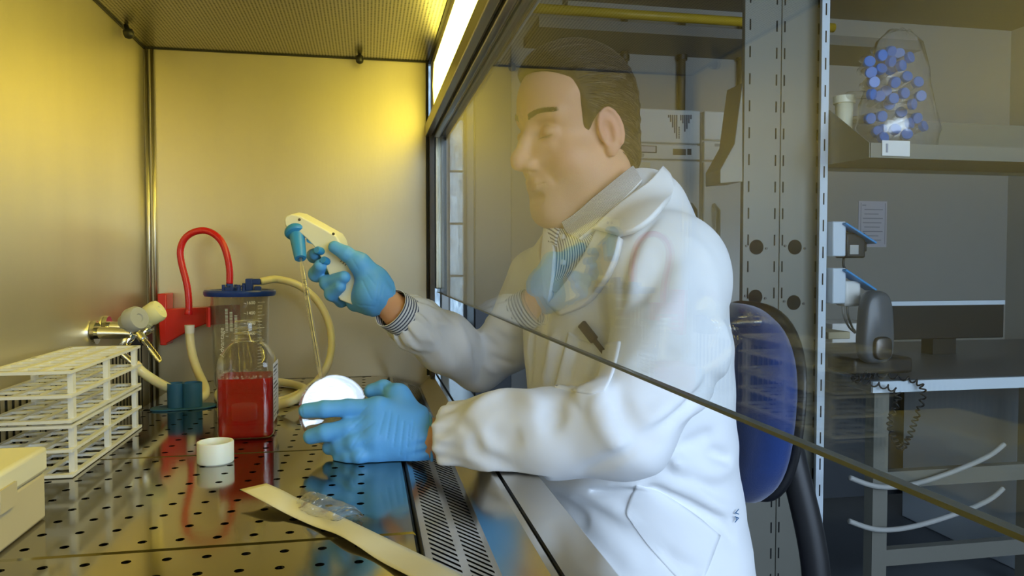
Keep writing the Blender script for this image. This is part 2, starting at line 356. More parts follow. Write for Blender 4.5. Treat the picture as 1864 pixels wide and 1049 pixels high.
tag(yp, 'yellow horizontal pipe running under the dark ceiling', 'pipe')
for k, x in enumerate((a.x+0.3, b.x+0.4)): obj('pipe_hanger', bx(new(), (x-0.008, 3.97, z+0.02), (x+0.008, 4.03, CZ)), M['steel_dark'], yp)
struct('trim_1', bx(new(), (0.9, 3.9, 1.49), (3.2, BY, 1.545)), M['ceil_room'])
# ---------------------------------------------------------------- wall notice
p0 = WY(1563, 366, BY-0.004); p1 = WY(1613, 450, BY-0.004)
nt_ = box('wall_notice', (p0.x, BY-0.006, p1.z), (p1.x, BY-0.002, p0.z), M['paper_white']); tag(nt_, 'white printed notice sheet stuck on the wall right of the metal post', 'notice')
bm = new(); w = p1.x-p0.x; hh = p0.z-p1.z
for k, (a0, a1) in enumerate(((0.12, 0.25), (0.2, 0.85), (0.2, 0.7), (0.15, 0.85), (0.15, 0.8), (0.2, 0.75), (0.15, 0.85), (0.3, 0.7), (0.15, 0.8))):
    z = p0.z - hh*(0.08+0.095*k); bx(bm, (p0.x+w*a0, BY-0.008, z-0.006), (p0.x+w*a1, BY-0.0065, z))
for xx in (0.07, 0.93): bx(bm, (p0.x+w*xx, BY-0.008, p1.z+hh*0.06), (p0.x+w*xx+0.003, BY-0.0065, p0.z-hh*0.04))
obj('printed_lines', bm, M['ink_grey'], nt_)

# ---------------------------------------------------------------- slotted metal panels, post, shelf
PY = 2.17
pL = WY(1351, 500, PY).x; pM = WY(1418, 500, PY).x; pR = WY(1496, 500, PY).x
def slotted_panel(x0, x1, label, holes, slots):
    t = thing('metal_partition', label, 'panel', ((x0+x1)/2, PY, FZ), 'slotted metal panels beside the post')
    zt, zb = 1.70, FZ
    box('sheet', (x0+0.001, PY, zb), (x1-0.001, PY+0.02, zt), M['rack_grey'], t, bevel=0.002)
    for (u, v) in holes:
        c = WY(u, v, PY-0.0012)
        obj('port_hole', lathe(new(), [(0, 0), (0.0235, 0), (0.0235, 0.001), (0, 0.001)], c, (0, -1, 0), 24), M['darkhole'], t)
        for s in (-1, 1): obj('screw', lathe(new(), [(0.004, 0), (0.004, 0.003), (0, 0.003)], c+Vector((s*0.034, 0, -s*0.004)), (0, -1, 0), 8), M['steel_dark'], t)
    bm = new()
    for x in slots:
        for k in range(-12, 26): z = 0.1265*k*0.66 + 0.05; bx(bm, (x-0.0022, PY-0.0012, z), (x+0.0022, PY-0.0002, z+0.034))
    obj('slots', bm, M['darkhole'], t)
    return t
part_l = slotted_panel(pL, pM, 'grey slotted metal panel left of the seam, next to the freezers', [(1377, 450), (1375, 541)], [WY(1361, 500, PY).x, WY(1409, 500, PY).x])
slotted_panel(pM, pR, 'grey slotted metal panel right of the seam, next to the pale post', [(1447, 450), (1445, 551)], [WY(1420, 500, PY).x+0.006, WY(1484, 500, PY).x])
# post
q0 = WY(1484, 478, PY-0.03).x; q1 = WY(1497.5, 478, PY-0.03).x
post = thing('slotted_post', 'pale slotted upright post standing from floor to ceiling', 'post', (q0, PY, FZ))
box('front_face', (q0, PY-0.05, FZ), (q1, PY-0.046, 1.72), M['rack_white'], post)
box('side_face', (q1-0.002, PY-0.046, FZ), (q1+0.002, PY+0.11, 1.72), M['rack_white'], post)
box('rear_face', (q1-0.02, PY+0.106, FZ), (q1-0.002, PY+0.11, 1.72), M['rack_white'], post)
bm = new()
for k in range(-12, 26):
    z = 0.0835*k + 0.01; xx = (q0+q1)/2; bx(bm, (xx-0.002, PY-0.0512, z), (xx+0.002, PY-0.0502, z+0.036))
obj('slots', bm, M['darkhole'], post)
# bracket of another shelf, left of the panels
yv = PY-0.10; bm = prism(new(), [WY(1352, 150, yv), WY(1352, 331, yv), WY(1311, 334, yv), WY(1311, 309, yv), WY(1337, 262, yv), WY(1345, 200, yv)], (0, 0.0998, 0))
obj('shelf_bracket', bm, M['rack_grey'], part_l, bevel=0.002)
# sloping-sided shelf on the post
sx = q1+0.004
def P_(u, v, y): return WY(u, v, y)
yb, yf = PY+0.10, PY-0.13
sh = thing('metal_shelf', 'sheet metal shelf with sloping side, holding the bag of tubes', 'shelf', (sx, PY, 0.62))
zTb = W(1503, 197, 2.36).z; zBb = W(1503, 300, 2.36).z
fy = PY-0.24; fp = WX(1582, 260, sx+0.0)
zf = WY(1582, 260, fy).z; zfb = WY(1582, 287, fy).z
prism(bm := new(), [(sx, PY+0.05, zTb), (sx, PY-0.03, zTb), (sx, fy, zf), (sx, fy, zfb), (sx, PY+0.05, zBb)], (0.003, 0, 0))
obj('side_plate', bm, M['rack_grey'], sh)
box('shelf_board', (sx+0.003, fy, zBb+0.012), (sx+1.0, PY+0.12, zBb+0.018), M['rack_grey'], sh)
box('front_lip', (sx+0.003, fy-0.003, zfb), (sx+1.0, fy, zf), M['rack_grey'], sh)
box('shelf_back', (sx+0.003, PY+0.12, zBb), (sx+1.0, PY+0.124, zTb), M['rack_grey'], sh)
tgx = WY(1603, 270, fy).x
tg = box('shelf_tag', (tgx, fy-0.007, WY(1603, 284, fy).z), (tgx+0.09, fy-0.0035, WY(1603, 256, fy).z), M['white']); tag(tg, 'white tag clipped on the front lip of the metal shelf', 'tag')
bm = new(); bx(bm, (tgx+0.012, fy-0.0085, WY(1603, 278, fy).z), (tgx+0.018, fy-0.0071, WY(1603, 262, fy).z)); obj('printed_mark', bm, M['ink_grey'], tg)
ZS = zBb+0.0185
# cream beaker
c = WY(1536, 240, PY-0.03); c.z = ZS
bk = thing('beaker', 'cream plastic beaker on the metal shelf beside the post', 'beaker', c)
rt = 0.031; ht = WY(1536, 176, PY-0.03).z - ZS
obj('cup', lathe(new(), [(0, 0), (0.021, 0), (rt-0.004, ht-0.02), (rt-0.006, ht-0.02), (0.019, 0.003), (0, 0.003)], c, n=28), M['cream'], bk, smooth=True)
obj('rim', lathe(new(), [(rt-0.007, ht-0.024), (rt+0.002, ht-0.022), (rt+0.003, ht), (rt-0.006, ht)], c, n=28, closed=True), M['cream'], bk, smooth=False)
# bag of blue-capped tubes
bagc = WY(1615, 230, PY-0.10); bagc.z = ZS
bag = thing('tube_bag', 'clear plastic bag full of blue-capped tubes on the metal shelf', 'bag', bagc)
capuv = [(1582,113),(1604,101),(1621,94),(1585,132),(1621,112),(1620,127),(1603,126),(1586,172),(1612,166),(1600,176),(1625,180),(1618,190),(1583,216),(1604,212),(1604,236),(1607,251),(1629,236),(1596,240),(1628,150),(1640,120),(1650,140),(1645,170),(1660,190),(1640,205),(1655,225),(1670,150),(1668,215),(1650,245),(1590,150),(1636,98),(1655,105),(1675,175),(1680,230)]
capb = None; 
rowed = sorted(range(len(capuv)), key=lambda i: capuv[i][1]); ORD = ['first', 'second', 'third', 'fourth', 'fifth', 'sixth', 'seventh']; where = {}
for r_i, nm in enumerate(['topmost', 'second', 'third', 'fourth', 'lowest']):
    for k, i in enumerate(sorted(rowed[r_i*7:(r_i+1)*7], key=lambda i: capuv[i][0])): where[i] = 'blue-capped tube in the plastic bag, %s from the left in the %s row' % (ORD[k], nm)
for i, (u, v) in enumerate(capuv):
    y = PY-0.13+0.02*rnd.random()+0.05*(i % 3 == 2)
    c = WY(u, v, y); d = Vector((rnd.uniform(-.5,.5), -1.0, rnd.uniform(-.35,.35))).normalized()
    t = obj('capped_tube', lathe(new(), [(0, -0.098), (0.005, -0.095), (0.0125, -0.08), (0.0128, -0.005), (0, -0.005)], c, d, 14), M['plastic_frost'], smooth=True)
    tag(t, where[i], 'tube', 'blue-capped tubes in the bag')
    obj('cap', lathe(new(), [(0.0, -0.006), (0.0168, -0.006), (0.0172, 0.006), (0.0155, 0.0085), (0, 0.0085)], c, d, 18), M['blue_cap'], t, smooth=False)
# bag film: crumpled pear-shaped hull
def blob(bm, c, prof, n=40, amp=0.004, seed=1, sq=1.0, sy=0.7):
    r2 = random.Random(seed); ph = [r2.uniform(0, 6.28) for _ in range(12)]; rings = []
    for r, h in prof:
        ring = []
        for i in range(n):
            a = 2*PI*i/n; rr = r*(1+0.0*h) + amp*(math.sin(5*a+ph[0]+h*40)+0.7*math.sin(9*a+ph[1]-h*70)+0.5*math.sin(14*a+ph[2]+h*55))
            ring.append(bm.verts.new(Vector(c)+Vector((rr*math.cos(a), rr*sy*math.sin(a), h+amp*0.6*math.sin(7*a+ph[3])))))
        rings.append(ring)
    for a, b in zip(rings, rings[1:]):
        for i in range(n): bm.faces.new((a[i], a[(i+1)%n], b[(i+1)%n], b[i]))
    return bm
hb = WY(1610, 55, PY-0.1).z - ZS
cb = WY(1634, 200, PY-0.10); cb.z = ZS
obj('bag_film', blob(new(), cb, [(0.09, 0.002), (0.125, 0.03), (0.132, 0.09), (0.12, 0.16), (0.105, 0.21), (0.095, 0.27), (0.07, hb-0.03), (0.035, hb), (0.005, hb+0.004)], amp=0.005, sy=0.65), M['film'], bag, smooth=True)

# ---------------------------------------------------------------- sockets beside the post
def socket(v0, v1, label, kind):
    y = PY-0.045; a = WY(1506, v0, y); b = WY(1529, v1, y)
    t = thing('socket_box', label, 'socket', ((a.x+b.x)/2, y, b.z), 'white sockets beside the post')
    box('housing', (a.x, y-0.03, b.z), (b.x, y+0.06, a.z), M['rack_white'], t, bevel=0.004)
    p = WY(1530, v0+3, y-0.02); q = WY(1586, v0+39 if kind == 'a' else v0+40, y-0.02)
    d = (q-p).normalized(); n = d.cross(Vector((0,-1,0)))
    bm = new(); obox(bm, (p+q)/2, d, Vector((0,1,0)), n, (q-p).length, 0.055, 0.007); obj('blue_flap', bm, M['sky_blue'], t, bevel=0.002)
    return t
s1 = socket(404, 467, 'upper white socket box with open blue flap and black adapter', 'a')
s2 = socket(488, 552, 'lower white socket box with open blue flap and white plug', 'b')
y = PY-0.04; a = WY(1530, 424, y); b = WY(1571, 470, y)
ad = thing('power_adapter', 'black power adapter plugged into the upper white socket', 'adapter', ((a.x+b.x)/2, y, b.z))
box('body', (a.x, y-0.03, b.z), (b.x-0.012, y+0.03, a.z), M['black'], ad, bevel=0.006)
box('side_rib', (b.x-0.014, y-0.02, b.z+0.02), (b.x, y+0.02, a.z-0.005), M['black'], ad, bevel=0.004)
box('rating_label', (a.x+0.012, y-0.0315, WY(1550, 463, y-.03).z), (a.x+0.042, y-0.0302, WY(1550, 446, y-.03).z), M['grey_plastic'], ad)
box('neck', (a.x+0.004, y-0.012, a.z), (a.x+0.018, y+0.012, a.z+0.018), M['black'], ad)
obj('cable', tube(new(), [WY(1536, 470, y), WY(1536, 488, y), WY(1552, 505, y), WY(1563, 525, y), WY(1563, 555, y+0.05)], 0.004, 8), M['black'], ad, smooth=True)
a = WY(1528, 511, y); b = WY(1557, 557, y)
pg = thing('white_plug', 'white plug with two pale cables in the lower socket', 'plug', ((a.x+b.x)/2, y, b.z))
box('body', (a.x, y-0.03, b.z), (b.x, y+0.025, a.z), M['white'], pg, bevel=0.01)
for k in (0, 1): obj('cable', tube(new(), [WY(1534+k*8, 556, y), WY(1536+k*8, 575, y), WY(1545+k*6, 595, y+0.03), WY(1556+k*3, 606, y+0.06)], 0.0035, 8), M['grey_plastic'], pg, smooth=True)
# ---------------------------------------------------------------- bench with telephone and clutter
bz = -0.10
bn = thing('lab_bench', 'dark-topped laboratory bench behind the post', 'bench', (2.3, 2.3, FZ))
bX0 = 1.45
box('bench_top', (bX0, 1.95, bz-0.035), (3.6, 2.9, bz), M['bench'], bn, bevel=0.004)
box('top_edge', (bX0, 1.94, bz-0.035), (3.6, 1.949, bz-0.002), M['rack_white'], bn)
for (x, yy) in ((bX0+0.05, 2.0), (bX0+0.05, 2.85), (2.05, 2.0), (3.5, 2.0), (3.5, 2.85)): box('leg', (x, yy, FZ), (x+0.05, yy+0.04, bz-0.036), M['rack_grey'], bn)
for z in (-0.42, -0.66): box('rail', (bX0+0.1, 2.0, z-0.02), (2.05, 2.03, z+0.03), M['rack_grey'], bn)
box('rear_panel', (bX0+0.1, 2.80, -0.74), (3.45, 2.82, -0.15), M['bench'], bn)
for k, (z, dz) in enumerate(((-0.40, 0.04), (-0.53, 0.03))):
    cb_ = obj('hanging_cable', tube(new(), [(bX0-0.05, 1.97, z+0.01), (bX0+0.05, 1.97, z-0.025), (bX0+0.2, 1.975, z-0.02), (bX0+0.42, 1.98, z+dz), (bX0+0.5, 1.99, z+dz+0.04)], 0.008, 10), M['grey_plastic'], smooth=True)
    tag(cb_, ('upper' if k == 0 else 'lower')+' grey cable sagging below the bench between post and leg', 'cable', 'cables sagging below the bench')
# telephone: upright black handset on a cradle, with coiled cord
py = 2.03
tb = WY(1592, 660, py)
tp = thing('telephone', 'black desk telephone with upright handset and coiled cord', 'telephone', (tb.x, py, bz))
w2 = 0.044
def rrect(bm, c, w, h, d, taper=0.0, n=10):
    ring = []
    for i in range(40):
        a = 2*PI*i/40; ca, sa = math.cos(a), math.sin(a)
        x = math.copysign(abs(ca)**0.6, ca)*w/2; z = math.copysign(abs(sa)**0.6, sa)*h/2
        ring.append((x*(1+taper*z/h), z))
    rings = []
    for yy, s in ((-d/2, 0.82), (-d*0.35, 0.96), (0, 1), (d*0.35, 0.98), (d/2, 0.85)):
        rings.append([bm.verts.new(Vector(c)+Vector((x*s, yy, z*(s if abs(s)>.9 else s*1.05)))) for x, z in ring])
    for a, b in zip(rings, rings[1:]):
        for i in range(40): bm.faces.new((a[i], a[(i+1)%40], b[(i+1)%40], b[i]))
    bm.faces.new(rings[0][::-1]); bm.faces.new(rings[-1]); return bm
h0 = WY(1592, 529, py).z; h1 = WY(1592, 662, py).z
h1 = max(h1, bz+0.004)
obj('handset', rrect(new(), (tb.x, py, (h0+h1)/2), 0.105, h0-h1, 0.05, -0.25), M['bench'], tp, smooth=True)
box('cradle', (tb.x-0.05, py+0.03, bz), (tb.x+0.16, py+0.17, bz+0.05), M['black'], tp, bevel=0.01)
obj('ear_piece', rrect(new(), (tb.x+0.004, py-0.028, h1+0.05), 0.06, 0.07, 0.02), M['steel_dark'], tp, smooth=True)
pts = []; A = [Vector((tb.x-0.06, 1.95, bz+0.015)), Vector((tb.x-0.14, 1.93, bz+0.008)), Vector((bX0+0.06, 1.915, bz-0.03)), Vector((bX0+0.03, 1.905, bz-0.12)), Vector((bX0+0.07, 1.905, bz-0.19)), Vector((bX0+0.11, 1.905, bz-0.12)), Vector((bX0+0.14, 1.92, bz-0.01)), Vector((tb.x-0.08, 1.97, bz+0.02))]
S = spline(A, 60)
for i, p in enumerate(S):
    a = i*0.62; q = S[min(i+1, len(S)-1)]-S[max(i-1, 0)]; s, t, d = frame_of(q); pts.append(p + (s*math.cos(a)+t*math.sin(a))*0.0075)
obj('coiled_cord', tube(new(), pts, 0.0026, 6, False), M['black'], tp, smooth=True)
# boxes and papers on the bench
def clutter(name, u0, u1, v0, v1, y, d, m, label, cat):
    a = WY(u0, v1, y); b = WY(u1, v0, y)
    o = box(name, (a.x, y, max(a.z, bz+0.001) if v1 > 600 else a.z), (b.x, y+d, b.z), m, bevel=0.003); return tag(o, label, cat)
mt = thing('computer_monitor', 'dark computer screen standing on the bench at the right edge', 'monitor', (2.2, 2.5, bz))
a = WY(1617, 552, 2.45)
box('screen', (a.x, 2.45, bz+0.06), (a.x+0.5, 2.48, WY(1620, 549, 2.45).z), M['black'], mt, bevel=0.004)
box('top_bezel', (a.x, 2.447, WY(1620, 557, 2.45).z), (a.x+0.5, 2.4495, WY(1620, 549, 2.45).z), M['rack_white'], mt)
box('stand', (a.x+0.2, 2.46, bz), (a.x+0.3, 2.52, bz+0.06), M['black'], mt)
clutter('paper_stack', 1515, 1600, 588, 625, 2.55, 0.2, M['white'], 'stack of white papers on the bench behind the post', 'papers')
clutter('brown_envelope', 1508, 1548, 604, 618, 2.35, 0.15, M['beige'], 'brown folder lying on the bench in front of the paper stack', 'folder')
cab = thing('drawer_unit', 'pale beige drawer unit standing under the bench', 'drawers', (2.05, 2.2, FZ))
box('carcass', (2.16, 2.06, FZ), (2.62, 2.7, -0.15), M['rack_white'], cab, bevel=0.005)
for k in range(3):
    d_ = box('drawer', (2.17, 2.045, FZ+0.05+0.2*k), (2.61, 2.059, FZ+0.23+0.2*k), M['rack_white'], cab, bevel=0.004)
    box('handle', (2.33, 2.03, FZ+0.17+0.2*k), (2.45, 2.044, FZ+0.185+0.2*k), M['grey_plastic'], d_)

# ================================================================== OFFICE CHAIR
ch = thing('office_chair', 'navy blue upholstered swivel chair under the seated man', 'chair', (0.45, 1.02, FZ))
def pad(bm, c, R, w, h, d, pw=2.6):
    """pillow: rounded-rectangle outline w x h, thickness d; R columns = width, thickness, height axes"""
    ax, ay, az = R; n = 48; rings = []
    for (t, s) in ((-1, 0.86), (-0.8, 0.95), (-0.3, 1.0), (0.3, 1.0), (0.8, 0.95), (1, 0.86)):
        ring = []
        for i in range(n):
            a = 2*PI*i/n; ca, sa = math.cos(a), math.sin(a)
            x = math.copysign(abs(ca)**(2/pw), ca)*w/2*s; z = math.copysign(abs(sa)**(2/pw), sa)*h/2*s
            ring.append(bm.verts.new(Vector(c)+ax*x+az*z+ay*(t*d/2)))
        rings.append(ring)
    for a, b in zip(rings, rings[1:]):
        for i in range(n): bm.faces.new((a[i], a[(i+1)%n], b[(i+1)%n], b[i]))
    for rr, t in ((rings[0], -1), (rings[-1], 1)):
        cv = bm.verts.new(Vector(c)+ay*(t*d*0.62))
        for i in range(n): bm.faces.new((rr[i], rr[(i+1)%n], cv))
    return bm
az = Vector((0.10, 0.0, 1)).normalized(); ax = Vector((0.12, 1, 0)).normalized(); ay = ax.cross(az).normalized()
bc = Vector((0.590, 1.15, 0.025))
obj('backrest', pad(new(), bc, (ax, ay, az), 0.43, 0.31, 0.05), M['chair_blue'], ch, smooth=True)
obj('back_shell', pad(new(), bc+Vector((0.030, 0.006, 0)), (ax, ay, az), 0.435, 0.315, 0.02), M['black'], ch, smooth=True)
obj('seat', pad(new(), Vector((0.40, 1.02, -0.33)), (Vector((1,0,0)), Vector((0,0,1)), Vector((0,1,0))), 0.50, 0.50, 0.07), M['chair_blue'], ch, smooth=True)
box('seat_shell', (0.22, 0.85, -0.385), (0.58, 1.2, -0.366), M['black'], ch, bevel=0.01)
obj('back_support', tube(new(), [(0.50, 1.05, -0.38), (0.66, 1.05, -0.37), (0.70, 1.06, -0.25), (0.67, 1.10, -0.05), (0.655, 1.12, 0.06)], 0.022, 12), M['black'], ch, smooth=True)
obj('gas_column', tube(new(), [(0.40, 1.02, -0.385), (0.40, 1.02, -0.70)], 0.025, 16, False), M['black'], ch, smooth=True)
for k in range(5):
    a = 2*PI*k/5+0.3; e = Vector((0.40+0.28*math.cos(a), 1.02+0.28*math.sin(a), -0.735))
    lg = obj('base_arm', tube(new(), [(0.40, 1.02, -0.69), (0.40+0.14*math.cos(a), 1.02+0.14*math.sin(a), -0.71), e], lambda t: 0.024-0.008*t, 10), M['black'], ch, smooth=True)
    obj('castor', lathe(new(), [(0, -0.012), (0.025, -0.012), (0.027, 0), (0.025, 0.012), (0, 0.012)], (e.x, e.y, FZ+0.027), (-math.sin(a), math.cos(a), 0), 18), M['black'], lg)

# ================================================================== SAFETY CABINET
XRr = -0.442; YW = 1.65; ZC = 0.683; YN = -0.13; XG = 0.153
bsc = thing('safety_cabinet', 'stainless steel biological safety cabinet with glass front sash', 'cabinet', (-0.15, 0.8, FZ))
box('rear_wall', (XRr-0.012, YN, -0.09), (XRr, YW-0.002, ZC), M['steel_wall'], bsc)
box('far_side_wall', (XRr-0.012, YW, -0.09), (XG-0.022, YW+0.03, ZC), M['steel_wall'], bsc)
bm = bx(new(), (XG-0.022, YW, -0.09), (0.20, YW+0.03, -0.002)); obj('far_side_wall_foot', bm, M['steel_wall'], bsc)
box('plenum_ceiling', (XRr, YN, ZC), (0.138, YW, ZC+0.012), M['perf'], bsc)
box('ceiling_seal', (XRr, YW-0.004, ZC-0.003), (0.138, YW-0.001, ZC), M['black'], bsc)
box('rear_seal', (XRr, YN, ZC-0.003), (XRr+0.004, YW, ZC), M['black'], bsc)
box('front_seal', (0.134, YN, ZC-0.005), (0.139, YW, ZC), M['black'], bsc)
# hood above
box('hood', (XRr-0.03, YN, ZC+0.0125), (0.30, YW+0.03, ZC+0.5), M['rack_white'], bsc, bevel=0.01)
# corner beads at the rear far corner
bm = new()
for dx in (0.006, 0.017): tube(bm, [(XRr+dx, YW-0.004, -0.09), (XRr+dx, YW-0.004, ZC-0.004)], 0.0035, 10, False)
obj('corner_bead', bm, M['alu'], bsc, smooth=True)
# right post of the far wall: dark channel + pale strip + guides
box('sash_channel', (0.134, YW-0.03, -0.002), (0.144, YW, 0.535), M['steel_dark'], bsc)
box('front_corner_strip', (0.128, YW-0.008, 0.0), (0.1335, YW-0.001, ZC-0.004), M['black'], bsc)
box('sash_guide', (0.146, YW-0.02, 0.19), (0.160, YW, 0.535), M['alu'], bsc, bevel=0.002)
box('sash_guide_outer', (0.1605, YW-0.014, 0.0), (0.175, YW+0.03, 0.535), M['rack_white'], bsc)
bm = new()
for v in (517, 548):
    c = WY(780, v, YW-0.002); bx(bm, (c.x-0.002, YW-0.002, c.z-0.016), (c.x+0.002, YW-0.0005, c.z+0.012))
obj('wall_slots', bm, M['darkhole'], bsc)
# front upper wall holding the lamp, sloping outwards
box('lamp_wall', (0.139, YN, 0.535), (0.150, YW, ZC+0.012), M['steel_wall'], bsc)
lampf = thing('lamp', 'lit fluorescent light strip under the front edge of the cabinet ceiling', 'lamp', (0.13, 0.8, 0.60))
prism(bm := new(), [(0.1385, YN+0.01, 0.553), (0.1385, YN+0.01, 0.650), (0.1345, YN+0.01, 0.646), (0.1325, YN+0.01, 0.600), (0.1345, YN+0.01, 0.556)], (0, 1.50-YN, 0))
obj('diffuser', bm, M['lamp'], lampf)
bm = new()
for y0, y1 in ((1.512, 1.53), (YN, YN+0.009)): prism(bm, [(0.1385, y0, 0.551), (0.1385, y0, 0.652), (0.1335, y0, 0.648), (0.1315, y0, 0.600), (0.1335, y0, 0.554)], (0, y1-y0, 0))
obj('end_cap', bm, M['alu'], lampf)
# header bars (stepped aluminium profile)
for nm, a, b, m in (('header_rail', (0.126, YN, 0.520), (0.1385, YW-0.002, 0.547), 'alu'), ('header_groove', (0.1385, YN, 0.524), (0.1435, YW-0.002, 0.5345), 'steel_dark'),
                    ('header_rail', (0.1435, YN, 0.517), (0.1545, YW-0.002, 0.5345), 'alu'), ('header_seal', (0.1545, YN, 0.521), (0.158, YW-0.002, 0.5345), 'black'),
                    ('header_rail', (0.158, YN, 0.514), (0.167, YW-0.002, 0.5345), 'rack_grey'), ('header_seal', (0.167, YN, 0.512), (0.172, YW-0.002, 0.5345), 'black')):
    box(nm, a, b, M[m], bsc, bevel=0.0015)
box('header_cover', (0.1505, YN, 0.535), (0.172, YW, ZC+0.012), M['rack_white'], bsc)
# near side wall behind the camera: unseen, made solid to keep window daylight out
box('near_side_wall', (XRr, YN-0.03, -0.09), (0.148, YN-0.001, ZC), M['steel_wall'], bsc)
# sash
zg = WY(796, 531, YW-0.01).z
gl = thing('glass_sash', 'clear sliding glass front panel between man and cabinet interior', 'glass', (XG, 0.8, zg))
box('pane', (0.1500, YN, zg), (0.1535, YW-0.022, 0.5135), M['glass'], gl)
box('bottom_edge', (0.1497, YN, zg-0.0016), (0.1538, YW-0.022, zg), M['edge'], gl)
# screws in the ceiling corners
def knob(c, ax, lab, s=1.0):
    o = obj('sprinkler_nozzle', lathe(new(), [(0, -0.004), (0.004*s, -0.004), (0.005*s, 0.004), (0.0095*s, 0.006), (0.0105*s, 0.012), (0.0095*s, 0.018), (0.005*s, 0.021), (0, 0.022)], c, ax, 18), M['black'], smooth=True); return tag(o, lab, 'knob', 'black ceiling nozzles')
knob(Vector((-0.012+0.0, YW-0.035, ZC)), (0, -0.2, -1), 'small black knob under the cabinet ceiling near the far right corner', 0.8)
knob(Vector((XRr+0.012, 1.50, ZC-0.004)), (0.3, 0, -1), 'small black knob under the cabinet ceiling near the rear left corner', 0.9)
# support frame
for (x, y) in ((XRr, YN+0.05), (XRr, YW-0.05), (0.12, YN+0.05), (0.12, YW-0.05)): box('stand_leg', (x-0.0, y-0.025, FZ), (x+0.04, y+0.025, -0.095), M['rack_white'], bsc)
box('drain_pan', (XRr, YN, -0.095), (0.19, YW, -0.09), M['steel_dark'], bsc)
# rear wall vents (slots)
bm = new()
for k in range(46):
    y = YW-0.05-0.019*k; bx(bm, (XRr+0.0002, y-0.0022, -0.055), (XRr+0.001, y+0.0022, 0.085))
obj('exhaust_slots', bm, M['darkhole'], bsc)
# grille, lip and sill
def rotp(x, z): return x, z
gr = thing('intake_grille', 'slotted steel front air grille along the work trays', 'grille', (0.08, 0.8, -0.03))
bm = new()
x0, x1, z0, z1 = 0.047, 0.1125, -0.001, -0.022
def gz(x): return z0+(z1-z0)*(x-x0)/(x1-x0)
cols = [(x0, 0.053, 0), (0.053, 0.0765, 1), (0.0765, 0.084, 0), (0.084, 0.1065, 1), (0.1065, x1, 0)]
pitch = 0.0118; sl = 0.0052; y = YN+0.055; T = 0.0015
while y < YW-0.012:
    for a, b, s in cols:
        ya, yb_ = (y, y+pitch) if not s else (y, y+pitch-sl)
        sk = lambda yy, xx: yy-(xx-x0)*0.62
        vs = [(a, sk(ya, a), gz(a)), (b, sk(ya, b), gz(b)), (b, sk(yb_, b), gz(b)), (a, sk(yb_, a), gz(a))]
        prism(bm, vs, (0, 0, -T))
    y += pitch
obj('slotted_plate', bm, M['steel_sill'], gr)
prism(bm := new(), [(0.044, YN, -0.028), (0.047, YN, -0.001), (0.0462, YN, 0.0), (0.0435, YN, -0.004)], (0, YW-0.012-YN, 0)); obj('tray_edge_seal', bm, M['black'], gr)
prism(bm := new(), [(x1, YN, z1-0.002), (x1, YN, z1), (0.140, YN, 0.002), (0.146, YN, 0.002), (0.146, YN, -0.002)], (0, YW-0.004-YN, 0)); obj('front_lip', bm, M['steel_sill'], bsc)
prism(bm := new(), [(0.150, YN, -0.002), (0.150, YN, 0.003), (0.190, YN, 0.004), (0.197, YN, -0.004), (0.197, YN, -0.10), (0.193, YN, -0.10)], (0, YW+0.03-YN, 0)); obj('front_sill', bm, M['steel_sill'], bsc)
box('sill_gap', (0.1462, YN, -0.01), (0.1498, YW, -0.003), M['black'], bsc)
